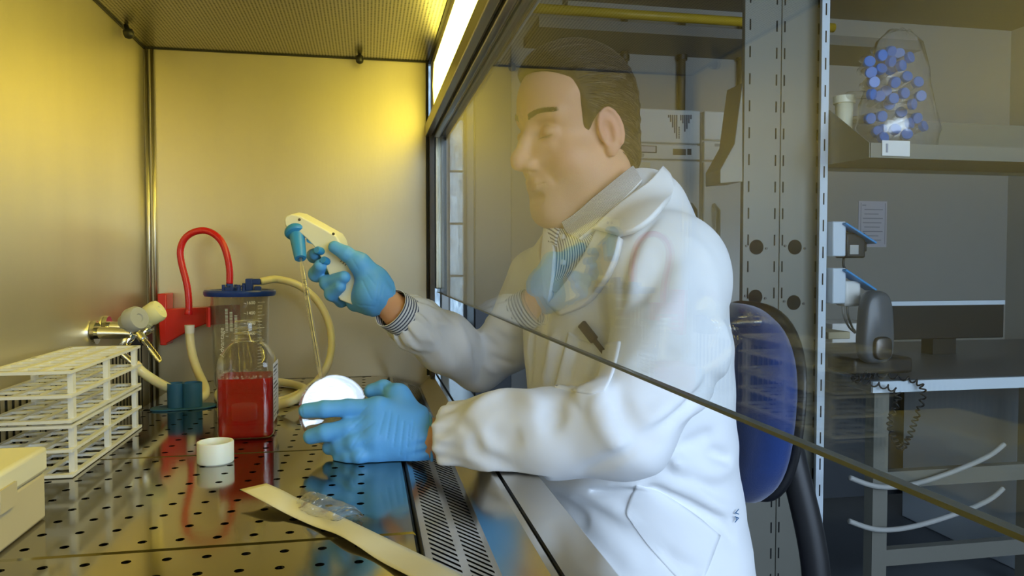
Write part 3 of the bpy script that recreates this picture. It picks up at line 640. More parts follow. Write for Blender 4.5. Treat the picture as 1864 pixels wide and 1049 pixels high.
# work trays with real holes
xs = [-0.008-0.0314*k for k in range(12)][::-1]
def tray(y0, y1, label):
    t = thing('work_tray', label, 'tray', (-0.17, (y0+y1)/2, -0.03), 'perforated steel work trays')
    g = 0.0007; y0 += g; y1 -= g; xl, xr = -0.378, 0.0425; bm = new(); n = 5; c = 0.0024
    pitchy = 0.0356; ny = 9; ys0 = (y0+y1)/2 - pitchy*4; R = 0.0039; hx, hy = 0.0157, pitchy/2; ns = 16
    for x in xs:
        for j in range(ny):
            yy = ys0+pitchy*j; ring, sq, low = [], [], []
            for i in range(ns):
                a = 2*PI*(i+0.5)/ns; ca, sa = math.cos(a), math.sin(a)
                ring.append(bm.verts.new((x+R*ca, yy+R*sa, 0))); low.append(bm.verts.new((x+R*ca, yy+R*sa, -0.0025)))
                m_ = min(hx/max(abs(ca), 1e-9), hy/max(abs(sa), 1e-9)); 
                px, py_ = ca*m_, sa*m_
                sq.append(bm.verts.new((x+px, yy+py_, 0)))
            for i in range(ns):
                j2 = (i+1) % ns; bm.faces.new((sq[i], sq[j2], ring[j2], ring[i])); bm.faces.new((ring[i], ring[j2], low[j2], low[i]))
            for sx_, sy_ in ((1,1),(-1,1),(-1,-1),(1,-1)):   # corners of each cell
                best = sorted(range(ns), key=lambda i: (sq[i].co.x-(x+sx_*hx))**2+(sq[i].co.y-(yy+sy_*hy))**2)[:2]
                if (sq[best[0]].co-sq[best[1]].co).length > 1e-6:
                    cv = bm.verts.new((x+sx_*hx, yy+sy_*hy, 0)); bm.faces.new((sq[best[0]], sq[best[1]], cv))
    X0, X1 = xs[0]-hx, xs[-1]+hx; Y0, Y1 = ys0-hy, ys0+pitchy*8+hy
    def q(pts): bm.faces.new([bm.verts.new(p) for p in pts])
    q([(xl+c, y0+c, 0), (X0, y0+c, 0), (X0, y1-c, 0), (xl+c, y1-c, 0)]); q([(X1, y0+c, 0), (xr-c, y0+c, 0), (xr-c, y1-c, 0), (X1, y1-c, 0)])
    q([(X0, y0+c, 0), (X1, y0+c, 0), (X1, Y0, 0), (X0, Y0, 0)]); q([(X0, Y1, 0), (X1, Y1, 0), (X1, y1-c, 0), (X0, y1-c, 0)])
    O = [(xl, y0), (xr, y0), (xr, y1), (xl, y1)]; I = [(xl+c, y0+c), (xr-c, y0+c), (xr-c, y1-c), (xl+c, y1-c)]; Lw = O
    for i in range(4):
        j = (i+1) % 4
        q([(*I[i], 0), (*O[i], -c), (*O[j], -c), (*I[j], 0)]); q([(*O[i], -c), (*O[i], -0.02), (*O[j], -0.02), (*O[j], -c)])
    bmesh.ops.remove_doubles(bm, verts=bm.verts[:], dist=1e-5)
    for f in bm.faces:
        if f.normal.z < -0.5: f.normal_flip()
    obj('sheet', bm, M['steel_tray'], t, bevel=0)
    for yy in (y0+0.03, y1-0.03): box('support_bar', (xl+0.01, yy-0.006, -0.089), (xr-0.01, yy+0.006, -0.0205), M['steel_dark'], t)
ty = [0.022, 0.352, 0.682, 1.012, 1.342, 1.640]
tl = ['perforated steel tray nearest the camera, in the foreground corner', 'perforated steel tray carrying most of the paper strip', 'perforated steel tray under the white cap, behind the front seam', 'perforated steel tray under the red bottle and the blue holder', 'perforated steel tray against the far wall, under the canister']
tray(ty[0], ty[1], tl[0]); tray(ty[1], ty[2], tl[1]); tray(ty[2], ty[3], tl[2]); tray(ty[3], ty[4], tl[3]); tray(ty[4], ty[4]+0.306+0.0, tl[4])
box('near_strip', (-0.378, YN+0.001, -0.02), (0.0425, 0.0215, 0.0), M['steel_tray'], bsc)
# ================================================================== THINGS IN THE CABINET
# ---- red bottle
bl = WZ(399, 797, 0); br = WZ(492, 806, 0)
bw = 0.0755; bxc = (bl.x+br.x)/2; byc = (bl.y+br.y)/2 + bw/2
bot = thing('media_bottle', 'square clear bottle half full of red liquid, without its cap', 'bottle', (bxc, byc, 0))
def sqring(bm, w, z, r=0.22, n=48, cx=bxc, cy=byc, sqp=5.0):
    out = []
    for i in range(n):
        a = 2*PI*i/n; ca, sa = math.cos(a), math.sin(a); k = (abs(ca)**sqp+abs(sa)**sqp)**(-1/sqp)
        out.append(bm.verts.new((cx+w/2*k*ca, cy+w/2*k*sa, z)))
    return out
def sqloft(prof, n=48, capb=True, capt=False):
    bm = new(); R = [sqring(bm, w, z, sqp=p, n=n) for w, z, p in prof]
    for a, b in zip(R, R[1:]):
        for i in range(n): bm.faces.new((a[i], a[(i+1)%n], b[(i+1)%n], b[i]))
    if capb: bm.faces.new(R[0][::-1])
    if capt: bm.faces.new(R[-1])
    return bm
zs, zn, zt = 0.113, 0.134, 0.163
prof = [(bw*0.93, 0.0008, 7), (bw*0.985, 0.004, 8), (bw, 0.010, 8), (bw, zs-0.012, 8), (bw*0.985, zs-0.004, 7), (bw*0.93, zs+0.002, 5), (0.053, zn-0.006, 3), (0.040, zn-0.001, 2.3), (0.0345, zn+0.001, 2), (0.0345, zt, 2)]
obj('bottle_shell', sqloft(prof), M['bottle_clear'], bot, smooth=True)
lq = 0.085
obj('red_liquid', sqloft([(bw*0.90, 0.002, 7), (bw*0.965, 0.005, 8), (bw*0.975, 0.010, 8), (bw*0.975, lq, 8)], capt=True), M['liquid'], bot, smooth=False, label='red liquid filling the lower part')
bm = new(); r3 = random.Random(5)
for i in range(110):   # ring of froth where the liquid meets the wall
    a = r3.uniform(0, 2*PI); ca, sa = math.cos(a), math.sin(a); k = (abs(ca)**8+abs(sa)**8)**(-1/8); q = r3.uniform(0.90, 0.965)
    c = Vector((bxc+bw/2*k*ca*q, byc+bw/2*k*sa*q, lq+r3.uniform(0, 0.004))); rr = r3.uniform(0.0008, 0.0022)
    bmesh.ops.create_icosphere(bm, subdivisions=1, radius=rr, matrix=Matrix.Translation(c))
fr = obj('froth', bm, M['film'], bot, smooth=True); fr['kind'] = 'stuff'
bm = new()
for z, r in ((zt, 0.0172), (zn+0.019, 0.0185), (zn+0.012, 0.0185), (zn+0.002, 0.0218)): lathe(bm, [(r-0.0016, -0.0009), (r, -0.0004), (r, 0.0006), (r-0.0016, 0.001)], (bxc, byc, z), n=32, closed=True)
obj('neck_thread', bm, M['plastic_frost'], bot, smooth=True)
lx = bxc+bw/2+0.0004
lab = box('bottle_label', (lx-0.0001, byc-0.028, 0.022), (lx+0.0002, byc+0.031, 0.104), M['paper_white'], bot)
bm = new(); zz = 0.099
for k in range(13):
    w = r3.uniform(0.02, 0.05); h_ = 0.0022 if k in (0, 1, 4, 5) else 0.0010; bx(bm, (lx+0.0002, byc-0.025, zz-h_), (lx+0.0004, byc-0.025+w, zz)); zz -= 0.0058
bx(bm, (lx+0.0002, byc+0.012, 0.024), (lx+0.0004, byc+0.027, 0.029))
obj('label_print', bm, M['ink'], lab)

# ---- white cap
c0 = WZ(386, 850, 0); cr = 0.0216; cc = Vector((c0.x, c0.y+cr, 0.0))
ch_ = 0.0262
cap = thing('bottle_cap', 'white screw cap lying open side up in front of the red bottle', 'cap', cc)
obj('shell', lathe(new(), [(0, 0), (cr-0.0015, 0), (cr, 0.0015), (cr, ch_-0.001), (cr-0.0006, ch_), (cr-0.0022, ch_), (cr-0.0026, ch_-0.001), (cr-0.0026, 0.003), (0, 0.003)], cc, n=48), M['cap_white'], cap, smooth=False)
obj('inner_ring', lathe(new(), [(cr-0.0062, 0.003), (cr-0.0052, 0.003), (cr-0.0052, ch_-0.008), (cr-0.0062, ch_-0.008)], cc, n=40, closed=True), M['cap_white'], cap)

# ---- suction canister
cf = 1.475; cu = 437
ct = W(cu, 533, cf); cc = Vector((ct.x, ct.y, 0.0)); R_ = 0.0570; zl = ct.z
can = thing('suction_canister', 'clear graduated suction canister with navy blue lid against far wall', 'canister', cc)
obj('canister_body', lathe(new(), [(0, 0.0005), (R_*0.84, 0.0005), (R_*0.88, 0.005), (R_*0.97, zl-0.008), (R_*1.02, zl-0.003), (R_*1.02, zl), (R_*0.98, zl), (R_*0.94, zl-0.01), (R_*0.85, 0.007), (0, 0.004)], cc, n=56), M['plastic_frost'], can, smooth=True)
RL = 0.0675
lid = obj('lid', lathe(new(), [(0, zl+0.004), (RL*0.86, zl+0.004), (RL*0.88, zl+0.006), (RL*0.97, zl+0.006), (RL, zl+0.003), (RL, zl-0.002), (RL*0.97, zl-0.006), (RL*0.93, zl-0.006), (RL*0.93, zl), (0, zl)], cc, n=56), M['blue_lid'], can)
tp_ = W(418, 512, cf); zl2 = zl+0.004
bm = lathe(new(), [(0, 0), (0.013, 0), (0.013, 0.007), (0.0068, 0.008), (0.0062, tp_.z-zl2+0.004), (0, tp_.z-zl2+0.004)], (tp_.x, tp_.y, zl2), n=20)
for a in range(4):
    ca, sa = math.cos(a*PI/2+.5), math.sin(a*PI/2+.5); bx(bm, (tp_.x+ca*0.012-0.003, tp_.y+sa*0.012-0.003, zl2), (tp_.x+ca*0.012+0.003, tp_.y+sa*0.012+0.003, zl2+0.012))
obj('patient_port', bm, M['blue_lid'], lid, bevel=0.0008)
ep = W(455, 512, cf-0.01)
bm = bx(new(), (ep.x-0.008, ep.y-0.008, zl2), (ep.x+0.006, ep.y+0.008, zl2+0.024)); bx(bm, (ep.x+0.002, ep.y-0.007, zl2+0.012), (ep.x+0.020, ep.y+0.007, zl2+0.0235)); bx(bm, (ep.x+0.008, ep.y-0.006, zl2), (ep.x+0.021, ep.y+0.006, zl2+0.009))
obj('vacuum_elbow', bm, M['blue_lid'], lid, bevel=0.002)
bm = new()
for dx, hh in ((-0.024, 0.012), (-0.014, 0.015)): lathe(bm, [(0, 0), (0.0042, 0), (0.0042, hh*0.5), (0.0052, hh*0.55), (0.0052, hh*0.75), (0.0036, hh*0.8), (0.0036, hh), (0, hh)], (ep.x+dx+0.003, ep.y, zl2), n=14)
obj('port_plugs', bm, M['blue_lid'], lid)
# printed scale and words on the front of the canister, wrapped on the wall of the cylinder
def on_can(du, z):
    a = -PI/2 + du; r = R_*(0.88+0.09*z/zl)+0.0006; return Vector((cc.x+r*math.cos(a), cc.y+r*math.sin(a), z))
va = math.atan2(-cc.y, -cc.x)+PI/2
bm = new()
def patch(bm, a0, a1, z0, z1):
    ps = [on_can(a0, z0), on_can(a1, z0), on_can(a1, z1), on_can(a0, z1)]; bm.faces.new([bm.verts.new(p) for p in ps])
for k in range(22):
    z = zl-0.018-k*0.0062; patch(bm, va+0.62, va+(0.80 if k % 4 else 0.95), z, z+0.0007)
obj('scale_marks', bm, M['ink_white'], can)
bm = new()
for col_ in range(3):
    for k in range(20 if col_ != 1 else 14):
        z = zl-0.030-col_*0.006-k*0.0027; 
        if 0.108 < z < 0.112: continue
        patch(bm, va-0.52+col_*0.16, va-0.42+col_*0.16, z, z+0.0010)
obj('printed_table', bm, M['ink_white'], can)
for t_, du, z in (('~1600', 0.30, zl-0.018), ('~1400', 0.30, zl-0.0375), ('~1200', 0.30, zl-0.057), ('~1000', 0.30, zl-0.0765)):
    p = on_can(va+du, z); n = Vector((p.x-cc.x, p.y-cc.y, 0)).normalized(); text('scale_number', t_, 0.0085, p+n*0.001, Vector((0,0,1)).cross(n), (0,0,1), M['ink_white'], can)
p = on_can(va-0.66, 0.095); n = Vector((p.x-cc.x, p.y-cc.y, 0)).normalized(); text('printed_word', 'Advantage', 0.0135, p+n*0.001, (0,0,1), -Vector((0,0,1)).cross(n), M['ink_white'], can)

# ---- red wall bracket
bq = thing('wall_bracket', 'red plastic bracket fixed to the far wall beside the canister', 'bracket', W(300, 628, 1.50))
yb0 = YW-0.055
def PB(u, v, y=yb0): return WY(u, v, y)
obj('gusset', prism(new(), [PB(300, 563), PB(380, 560), PB(380, 588), PB(350, 599), PB(300, 627)], (0, 0.040, 0)), M['red_plastic'], bq, bevel=0.002)
obj('back_plate', prism(new(), [PB(286, 535), PB(303, 535), PB(303, 629), PB(291, 629)], (0, 0.0535, 0)), M['red_plastic'], bq, bevel=0.002)
z0 = PB(380, 590).z; z1 = PB(380, 556).z
bm = new(); n = 30; inner, outer = [], []
for i in range(n+1):
    a = PI*0.55 + (PI*0.62)*i/n
    inner.append((cc.x+(R_+0.0012)*math.cos(a), cc.y+(R_+0.0012)*math.sin(a))); outer.append((cc.x+(R_+0.0052)*math.cos(a), cc.y+(R_+0.0052)*math.sin(a)))
for i in range(n):
    q = [inner[i], inner[i+1], outer[i+1], outer[i]]; prism(bm, [(x, y, z0) for x, y in q], (0, 0, z1-z0))
obj('holding_band', bm, M['red_plastic'], bq)
# ---- red tube
rt_ = obj('red_suction_tube', tube(new(), [W(343, 573, 1.475), W(344, 555, 1.475), W(341, 520, 1.475), W(331, 482, 1.475), W(328, 455, 1.475), W(337, 433, 1.475), W(357, 421, 1.475), W(380, 421, 1.475), W(401, 436, 1.475), W(412, 460, 1.475), W(418, 490, 1.475), W(418, 517, 1.475)], lambda t: 0.0066 + (0.0012 if t < 0.04 else 0)+0.00008*math.sin(t*400)*(t>.04), 16), M['red_tube'], smooth=True)
tag(rt_, 'red rubber tube arching from the red bracket up and over to the canister lid', 'tube')
# ---- vacuum hose (pale) from elbow, arching right and down to loops on the tray
q0 = Vector((ep.x+0.020, ep.y, zl2+0.018))
vh = obj('vacuum_hose', tube(new(), [q0, q0+Vector((0.02, 0.01, 0.004)), W(505, 509, 1.50), W(540, 517, 1.52), W(576, 545, 1.53), W(598, 585, 1.53), W(604, 625, 1.51), W(597, 665, 1.46), WZ(575, 697, 0.012), WZ(548, 715, 0.0085), WZ(520, 728, 0.0085), WZ(490, 733, 0.0085), WZ(425, 733, 0.0085), WZ(400, 727, 0.0085), WZ(400, 712, 0.0085), WZ(430, 700, 0.0085), WZ(480, 695, 0.0085), WZ(515, 696, 0.0085), WZ(545, 703, 0.0085), WZ(556, 711, 0.0225), WZ(535, 729, 0.0225), WZ(505, 737, 0.012), WZ(450, 748, 0.0085), WZ(396, 751, 0.0085)], 0.0074, 14), M['silicone'], smooth=True)
tag(vh, 'pale translucent hose curving from the canister lid down into loops on the tray', 'hose')
# ---- short hose below the bracket
wh = obj('drain_hose', tube(new(), [W(345, 600, 1.46), W(346, 622, 1.46), W(352, 655, 1.45), W(364, 686, 1.42), WZ(373, 706, 0.02), WZ(371, 722, 0.0095), WZ(350, 727, 0.0095)], 0.0082, 14), M['silicone'], smooth=True)
tag(wh, 'pale hose hanging from the red bracket down behind the blue holder', 'hose')
obj('white_fitting', lathe(new(), [(0, 0), (0.0095, 0), (0.0085, -0.016), (0, -0.016)], W(345, 592, 1.46), n=16), M['white'], wh)
# ---- blue holder
tc_ = WZ(334, 744, 0); TY = tc_.y
hd = thing('pipette_holder', 'dark blue double cup holder on a flat lobed base', 'holder', (tc_.x, TY, 0))
kx = lambda u: WY(u, 744, TY).x
xl_, xr_ = kx(321), kx(350); r1, r2 = 0.0140, 0.0160
bm = new(); pts = []
for i in range(64):
    a = 2*PI*i/64; r = 1+0.10*math.cos(2*a+0.4)-0.05*math.cos(4*a)
    pts.append((tc_.x-0.001+0.0485*r*math.cos(a), TY+0.006+0.030*r*math.sin(a)+0.010*math.cos(a), 0.0))
prism(bm, pts, (0, 0, 0.003)); obj('base', bm, M['teal'], hd, bevel=0.001)
zc = WY(335, 697, TY).z
for x, r, dy in ((xl_, r1, 0.0), (xr_, r2, 0.001)):
    obj('cup', lathe(new(), [(r-0.0018, 0.0032), (r, 0.0032), (r, zc), (r-0.0018, zc)], (x, TY+dy, 0), n=30, closed=True), M['teal'], hd, smooth=False)
# ---- gas taps on the rear wall
def tap(name, base, knob_c, knob_dir, kr, kl, m, noz_a, noz_b, label):
    t = thing('gas_tap', label, 'tap', base)
    knob_dir = Vector(knob_dir).normalized()
    obj('valve_body', tube(new(), [(XRr+0.001, knob_c.y, knob_c.z-0.02), (knob_c.x-0.01, knob_c.y, knob_c.z-0.022), knob_c+Vector((0.0, 0, -0.024))], 0.010, 16, True), M['chrome'], t, smooth=True)
    obj('wall_flange', lathe(new(), [(0, 0), (0.02, 0), (0.019, 0.006), (0, 0.006)], (XRr+0.0008, knob_c.y, knob_c.z-0.02), (1,0,0), 24), M['chrome'], t)
    obj('knob', lathe(new(), [(0, -kl*0.5), (kr*0.62, -kl*0.5), (kr*0.72, -kl*0.25), (kr, -kl*0.05), (kr*1.04, kl*0.35), (kr*0.9, kl*0.5), (kr*0.35, kl*0.5), (kr*0.3, kl*0.44), (0, kl*0.44)], knob_c, knob_dir, 20), m, t)
    a = Vector(noz_a); b = Vector(noz_b); L = (b-a).length; pr = [(0, 0), (0.0075, 0), (0.0075, L*0.22), (0.0052, L*0.24)]
    for k in range(7): h0_ = L*(0.26+0.10*k); pr += [(0.0056, h0_), (0.0042, h0_+L*0.085)]
    pr += [(0.0028, L), (0, L)]
    obj('barbed_nozzle', lathe(new(), pr, a, (b-a), 18), M['chrome'], t)
    obj('neck', tube(new(), [knob_c+Vector((0, 0, -0.022)), a], 0.0085, 12, False), M['chrome'], t, smooth=True)
    return t
k1 = W(274, 574, 1.30)
tap('t', (XRr, k1.y, k1.z-0.05), k1, (0.55, -0.1, 0.35), 0.0185, 0.040, M['cream_yellow'], W(254, 609, 1.28), W(292, 658, 1.24), 'gas tap with pale yellow knob and barbed chrome nozzle')
k2 = W(240, 583, 1.24)
tap('t', (XRr, k2.y, k2.z-0.05), k2, (0.8, -0.5, 0.25), 0.0200, 0.036, M['grey_plastic'], W(218, 640, 1.24), W(250, 668, 1.22), 'gas tap with grey knob feeding the pale hose')
nh = obj('gas_hose', tube(new(), [W(244, 664, 1.224), W(262, 680, 1.23), W(290, 698, 1.25), W(318, 712, 1.28), WZ(345, 727, 0.010), WZ(360, 733, 0.0095)], lambda t: 0.0092 if t < 0.1 else 0.0078, 14), M['silicone'], smooth=True)
tag(nh, 'pale hose pushed on the lower chrome nozzle, running behind the blue holder', 'hose')
bbx = WX(262, 600, XRr+0.0); wb = box('wall_outlet', (XRr+0.001, 1.50, W(275, 624, 1.45).z), (XRr+0.035, 1.55, W(275, 588, 1.45).z), M['black'], bevel=0.002); tag(wb, 'small black outlet box low on the rear wall behind the yellow knob', 'outlet')
# ---- stacked tube racks
def rack(z, label):
    x1_, x0_ = -0.332, -0.428; y1_, y0_ = 1.20, 0.93; h = 0.062
    t = thing('tube_rack', label, 'rack', ((x0_+x1_)/2, (y0_+y1_)/2, z), 'stacked white tube racks')
    def plate(zz, holes, nm):
        bm = new(); nx, ny = 3, 8; mx_, my_ = 0.006, 0.008; cw = (x1_-x0_-2*mx_)/nx; cl = (y1_-y0_-2*my_)/ny; T = 0.0035; wl = 0.0035
        bx(bm, (x0_, y0_, zz), (x0_+mx_, y1_, zz+T)); bx(bm, (x1_-mx_, y0_, zz), (x1_, y1_, zz+T)); bx(bm, (x0_+mx_, y0_, zz), (x1_-mx_, y0_+my_, zz+T)); bx(bm, (x0_+mx_, y1_-my_, zz), (x1_-mx_, y1_, zz+T))
        if holes:
            for i in range(1, nx): bx(bm, (x0_+mx_+cw*i-wl, y0_+my_, zz), (x0_+mx_+cw*i+wl, y1_-my_, zz+T))
            for j in range(1, ny): bx(bm, (x0_+mx_, y0_+my_+cl*j-wl, zz+0.0003), (x1_-mx_, y0_+my_+cl*j+wl, zz+T-0.0003))
        obj(nm, bm, M['white'], t)
    plate(z+0.001, True, 'bottom_plate'); plate(z+h*0.48, True, 'middle_plate'); plate(z+h-0.0045, True, 'top_plate')
    for x in (x0_+0.002, x1_-0.008):
        for y in (y0_+0.012, (y0_+y1_)/2-0.004, y1_-0.020): box('leg', (x, y, z+0.0002), (x+0.006, y+0.009, z+h-0.001), M['white'], t)
rack(0.0, 'white open tube rack standing on the tray, bottom of the stack'); rack(0.0625, 'white open tube rack resting on top of another rack')
# ---- beige tip box near the camera (seen mirrored in the sash)
tb_ = thing('tip_box', 'beige lidded tip box near the camera, mirrored in the glass sash', 'box', (-0.35, 0.70, 0))
box('base', (-0.40, 0.62, 0.0005), (-0.306, 0.79, 0.045), M['beige'], tb_, bevel=0.003); box('lid', (-0.402, 0.618, 0.0455), (-0.304, 0.792, 0.070), M['cream'], tb_, bevel=0.004)
box('latch', (-0.3038, 0.69, 0.036), (-0.3015, 0.72, 0.056), M['beige'], tb_)

# ---- peel-open paper strip with its film
up = [(485, 880), (515, 893), (548, 910), (600, 931), (650, 954), (700, 978), (750, 1002), (800, 1026), (850, 1052), (900, 1080)]
lo = [(437, 891), (480, 913), (525, 937), (572, 958), (612, 972), (648, 992), (690, 1020), (740, 1046), (790, 1072), (840, 1100)]
ps = thing('peel_pouch', 'opened cream paper peel pouch strip lying across the front trays', 'wrapper', WZ(640, 970, 0))
def hz(t, e): return 0.0022 + 0.010*max(0, 1-t*5) + 0.0035*math.sin(t*9+e)**2
bm = new(); rowsA, n = [], 40
U = spline([(a, b, 0) for a, b in up], 5); Lo = spline([(a, b, 0) for a, b in lo], 5)
for i, (a, b) in enumerate(zip(U, Lo)):
    t = i/(len(U)-1); r = []
    for k in range(7):
        s = k/6; uu = a.x*(1-s)+b.x*s; vv = a.y*(1-s)+b.y*s; z = hz(t, 0.3)+0.0022*math.sin(PI*s)*(0.5+0.5*math.sin(t*7)); p = WZ(uu, vv, z); r.append((bm.verts.new(p), bm.verts.new(p-Vector((0, 0, 0.0005)))))
    rowsA.append(r)
for a, b in zip(rowsA, rowsA[1:]):
    for k in range(6): bm.faces.new((a[k][0], b[k][0], b[k+1][0], a[k+1][0])); bm.faces.new((a[k][1], a[k+1][1], b[k+1][1], b[k][1]))
    for k in (0, 6): bm.faces.new((a[k][0], a[k][1], b[k][1], b[k][0]))
for a in (rowsA[0], rowsA[-1]):
    for k in range(6): bm.faces.new((a[k][0], a[k+1][0], a[k+1][1], a[k][1]))
obj('paper_strip', bm, M['paper'], ps, smooth=True)
# film: crumpled sheet rising from the strip
bm = new(); r4 = random.Random(11); A_ = [(538, 915), (560, 897), (585, 899), (615, 911), (645, 922), (662, 940)]; B_ = [(540, 926), (565, 938), (590, 944), (612, 949), (635, 941), (655, 945)]
hA = [0.004, 0.022, 0.020, 0.016, 0.013, 0.003]; hB = [0.005, 0.005, 0.006, 0.010, 0.004, 0.002]
SA = spline([(a, b, h*4000) for (a, b), h in zip(A_, hA)], 6); SB = spline([(a, b, h*4000) for (a, b), h in zip(B_, hB)], 6)
g = []
for i, (a, b) in enumerate(zip(SA, SB)):
    row = []
    for k in range(13):
        s = k/12; p = a*(1-s)+b*s; z = p.z/4000*(1-0.15*math.sin(s*PI)) + 0.0030*math.sin(i*0.55+k*0.7)*math.sin(s*PI) + 0.0004*r4.uniform(-1, 1); row.append(bm.verts.new(WZ(p.x, p.y, max(0.003, z))))
    g.append(row)
for a, b in zip(g, g[1:]):
    for k in range(12): bm.faces.new((a[k], b[k], b[k+1], a[k+1]))
fo = obj('crumpled_film', bm, M['film'], ps, smooth=True, label='clear crumpled plastic film'); so = fo.modifiers.new('solid', 'SOLIDIFY'); so.thickness = 0.0003
# ================================================================== IMPLICIT SURFACES
A_ = np.asarray
def v3(p): return np.array([p[0], p[1], p[2]], dtype=np.float64)
def smin(a, b, k):
    h = np.maximum(k-np.abs(a-b), 0)/k; return np.minimum(a, b)-h*h*k*0.25
def smax(a, b, k): return -smin(-a, -b, k)
def cap_(p, a, b, ra, rb):
    a = v3(a); b = v3(b); ab = b-a; t = np.clip(((p-a)@ab)/max(ab@ab, 1e-12), 0, 1); d = p-a-t[:, None]*ab
    return np.sqrt((d*d).sum(1))-(ra+(rb-ra)*t)
def ell(p, c, r, Rm=None):
    q = p-v3(c)
    if Rm is not None: q = q@Rm
    r = v3(r); k0 = np.sqrt(((q/r)**2).sum(1)); k1 = np.sqrt(((q/(r*r))**2).sum(1)); return k0*(k0-1)/np.maximum(k1, 1e-9)
def chain(p, pts, k):
    """pts: list of (point, radius)"""
    d = None
    for (a, ra), (b, rb) in zip(pts, pts[1:]):
        e = cap_(p, a, b, ra, rb); d = e if d is None else smin(d, e, k)
    return d
def nets(f, lo, hi, h, lip=1.25):
    lo = v3(lo); hi = v3(hi); n = np.ceil((hi-lo)/h).astype(int)+1; B = 8; n = ((n+B-1)//B)*B
    G = np.empty(n, np.float32); nb = n//B
    cx, cy, cz = np.meshgrid(*[lo[i]+(np.arange(nb[i])*B+B/2-0.5)*h for i in range(3)], indexing='ij')
    cd_ = f(np.stack([cx.ravel(), cy.ravel(), cz.ravel()], 1)).reshape(nb)
    G[:] = np.repeat(np.repeat(np.repeat(np.where(cd_ < 0, -1, 1), B, 0), B, 1), B, 2)
    act = np.argwhere(np.abs(cd_) < B*h*0.87*lip+0.004)
    o = np.stack(np.meshgrid(*[np.arange(B)]*3, indexing='ij'), -1).reshape(-1, 3)
    for s in range(0, len(act), 250):
        ii = (act[s:s+250, None, :]*B+o[None]).reshape(-1, 3); G[ii[:, 0], ii[:, 1], ii[:, 2]] = f(lo+ii*h)
    S = G < 0
    c8 = [(i, j, k) for i in (0, 1) for j in (0, 1) for k in (0, 1)]
    sl = lambda A, c: A[c[0]:n[0]-1+c[0], c[1]:n[1]-1+c[1], c[2]:n[2]-1+c[2]]
    cnt = sum(sl(S, c).astype(np.int8) for c in c8); cells = np.argwhere((cnt > 0) & (cnt < 8))
    idx = -np.ones(n, np.int64); idx[cells[:, 0], cells[:, 1], cells[:, 2]] = np.arange(len(cells))
    acc = np.zeros((len(cells), 3)); num = np.zeros(len(cells))
    for a in c8:
        for ax in range(3):
            if a[ax]: continue
            b = list(a); b[ax] = 1
            ga = G[cells[:, 0]+a[0], cells[:, 1]+a[1], cells[:, 2]+a[2]]; gb = G[cells[:, 0]+b[0], cells[:, 1]+b[1], cells[:, 2]+b[2]]
            m = (ga < 0) != (gb < 0); t = np.where(m, ga/np.where(m, ga-gb, 1), 0); pt = np.tile(np.array(a, float), (len(cells), 1)); pt[:, ax] = t
            acc[m] += pt[m]; num[m] += 1
    V = lo+(cells+acc/num[:, None])*h
    quads = []
    for ax in range(3):
        b, c = (ax+1) % 3, (ax+2) % 3; e = np.zeros(3, int); e[ax] = 1
        s0 = S[tuple(slice(1, n[i]-1) for i in range(3))]; s1 = S[tuple(slice(1+e[i], n[i]-1+e[i]) for i in range(3))]
        ed = np.argwhere(s0 != s1)+1; fl = S[ed[:, 0], ed[:, 1], ed[:, 2]]
        def ID(db, dc):
            q = ed.copy(); q[:, b] -= db; q[:, c] -= dc; return idx[q[:, 0], q[:, 1], q[:, 2]]
        Q = np.stack([ID(1, 1), ID(0, 1), ID(0, 0), ID(1, 0)], 1); Q[~fl] = Q[~fl][:, ::-1]; ok = (Q >= 0).all(1); quads.append(Q[ok])
    return V, np.concatenate(quads)
def largest(V, Q):
    lab = np.arange(len(V)); e = np.concatenate([Q[:, [0, 1]], Q[:, [1, 2]], Q[:, [2, 3]], Q[:, [3, 0]]])
    for _ in range(4000):
        m = np.minimum(lab[e[:, 0]], lab[e[:, 1]]); new_ = lab.copy(); np.minimum.at(new_, e[:, 0], m); np.minimum.at(new_, e[:, 1], m); new_ = new_[new_]
        if (new_ == lab).all(): break
        lab = new_
    big = np.bincount(lab).argmax(); k = lab == big; re = np.cumsum(k)-1; return V[k], re[Q[k[Q[:, 0]]]]
def mesh_np(name, V, Q, m, parent, smooth=True, label=None, relax=1):
    if relax:   # light Laplacian smoothing
        e = np.concatenate([Q[:, [0, 1]], Q[:, [1, 2]], Q[:, [2, 3]], Q[:, [3, 0]]]); 
        for _ in range(relax):
            s = np.zeros_like(V); c = np.zeros(len(V)); np.add.at(s, e[:, 0], V[e[:, 1]]); np.add.at(s, e[:, 1], V[e[:, 0]]); np.add.at(c, e[:, 0], 1); np.add.at(c, e[:, 1], 1)
            V = V*0.5+0.5*s/np.maximum(c, 1)[:, None]
    me = bpy.data.meshes.new(name); c = np.array([(V[:, 0].min()+V[:, 0].max())/2, (V[:, 1].min()+V[:, 1].max())/2, V[:, 2].min()])
    U = (V-c).astype(np.float32)
    me.vertices.add(len(U)); me.vertices.foreach_set('co', U.ravel()); me.loops.add(len(Q)*4); me.loops.foreach_set('vertex_index', Q.ravel().astype(np.int32))
    me.polygons.add(len(Q)); me.polygons.foreach_set('loop_start', np.arange(0, len(Q)*4, 4, dtype=np.int32)); me.polygons.foreach_set('loop_total', np.full(len(Q), 4, np.int32))
    me.update(calc_edges=True); me.validate()
    if smooth: me.polygons.foreach_set('use_smooth', np.ones(len(me.polygons), bool))
    for mm in (m if isinstance(m, list) else [m]): me.materials.append(mm)
    o = bpy.data.objects.new(name, me); COL.objects.link(o)
    if parent: o.parent = parent; o.location = Vector(c)-world_loc(parent)
    else: o.location = Vector(c)
    if label: o['label'] = label
    return o, V
def attr(o, name, vals):
    a = o.data.attributes.new(name, 'FLOAT', 'POINT'); a.data.foreach_set('value', np.asarray(vals, np.float32))
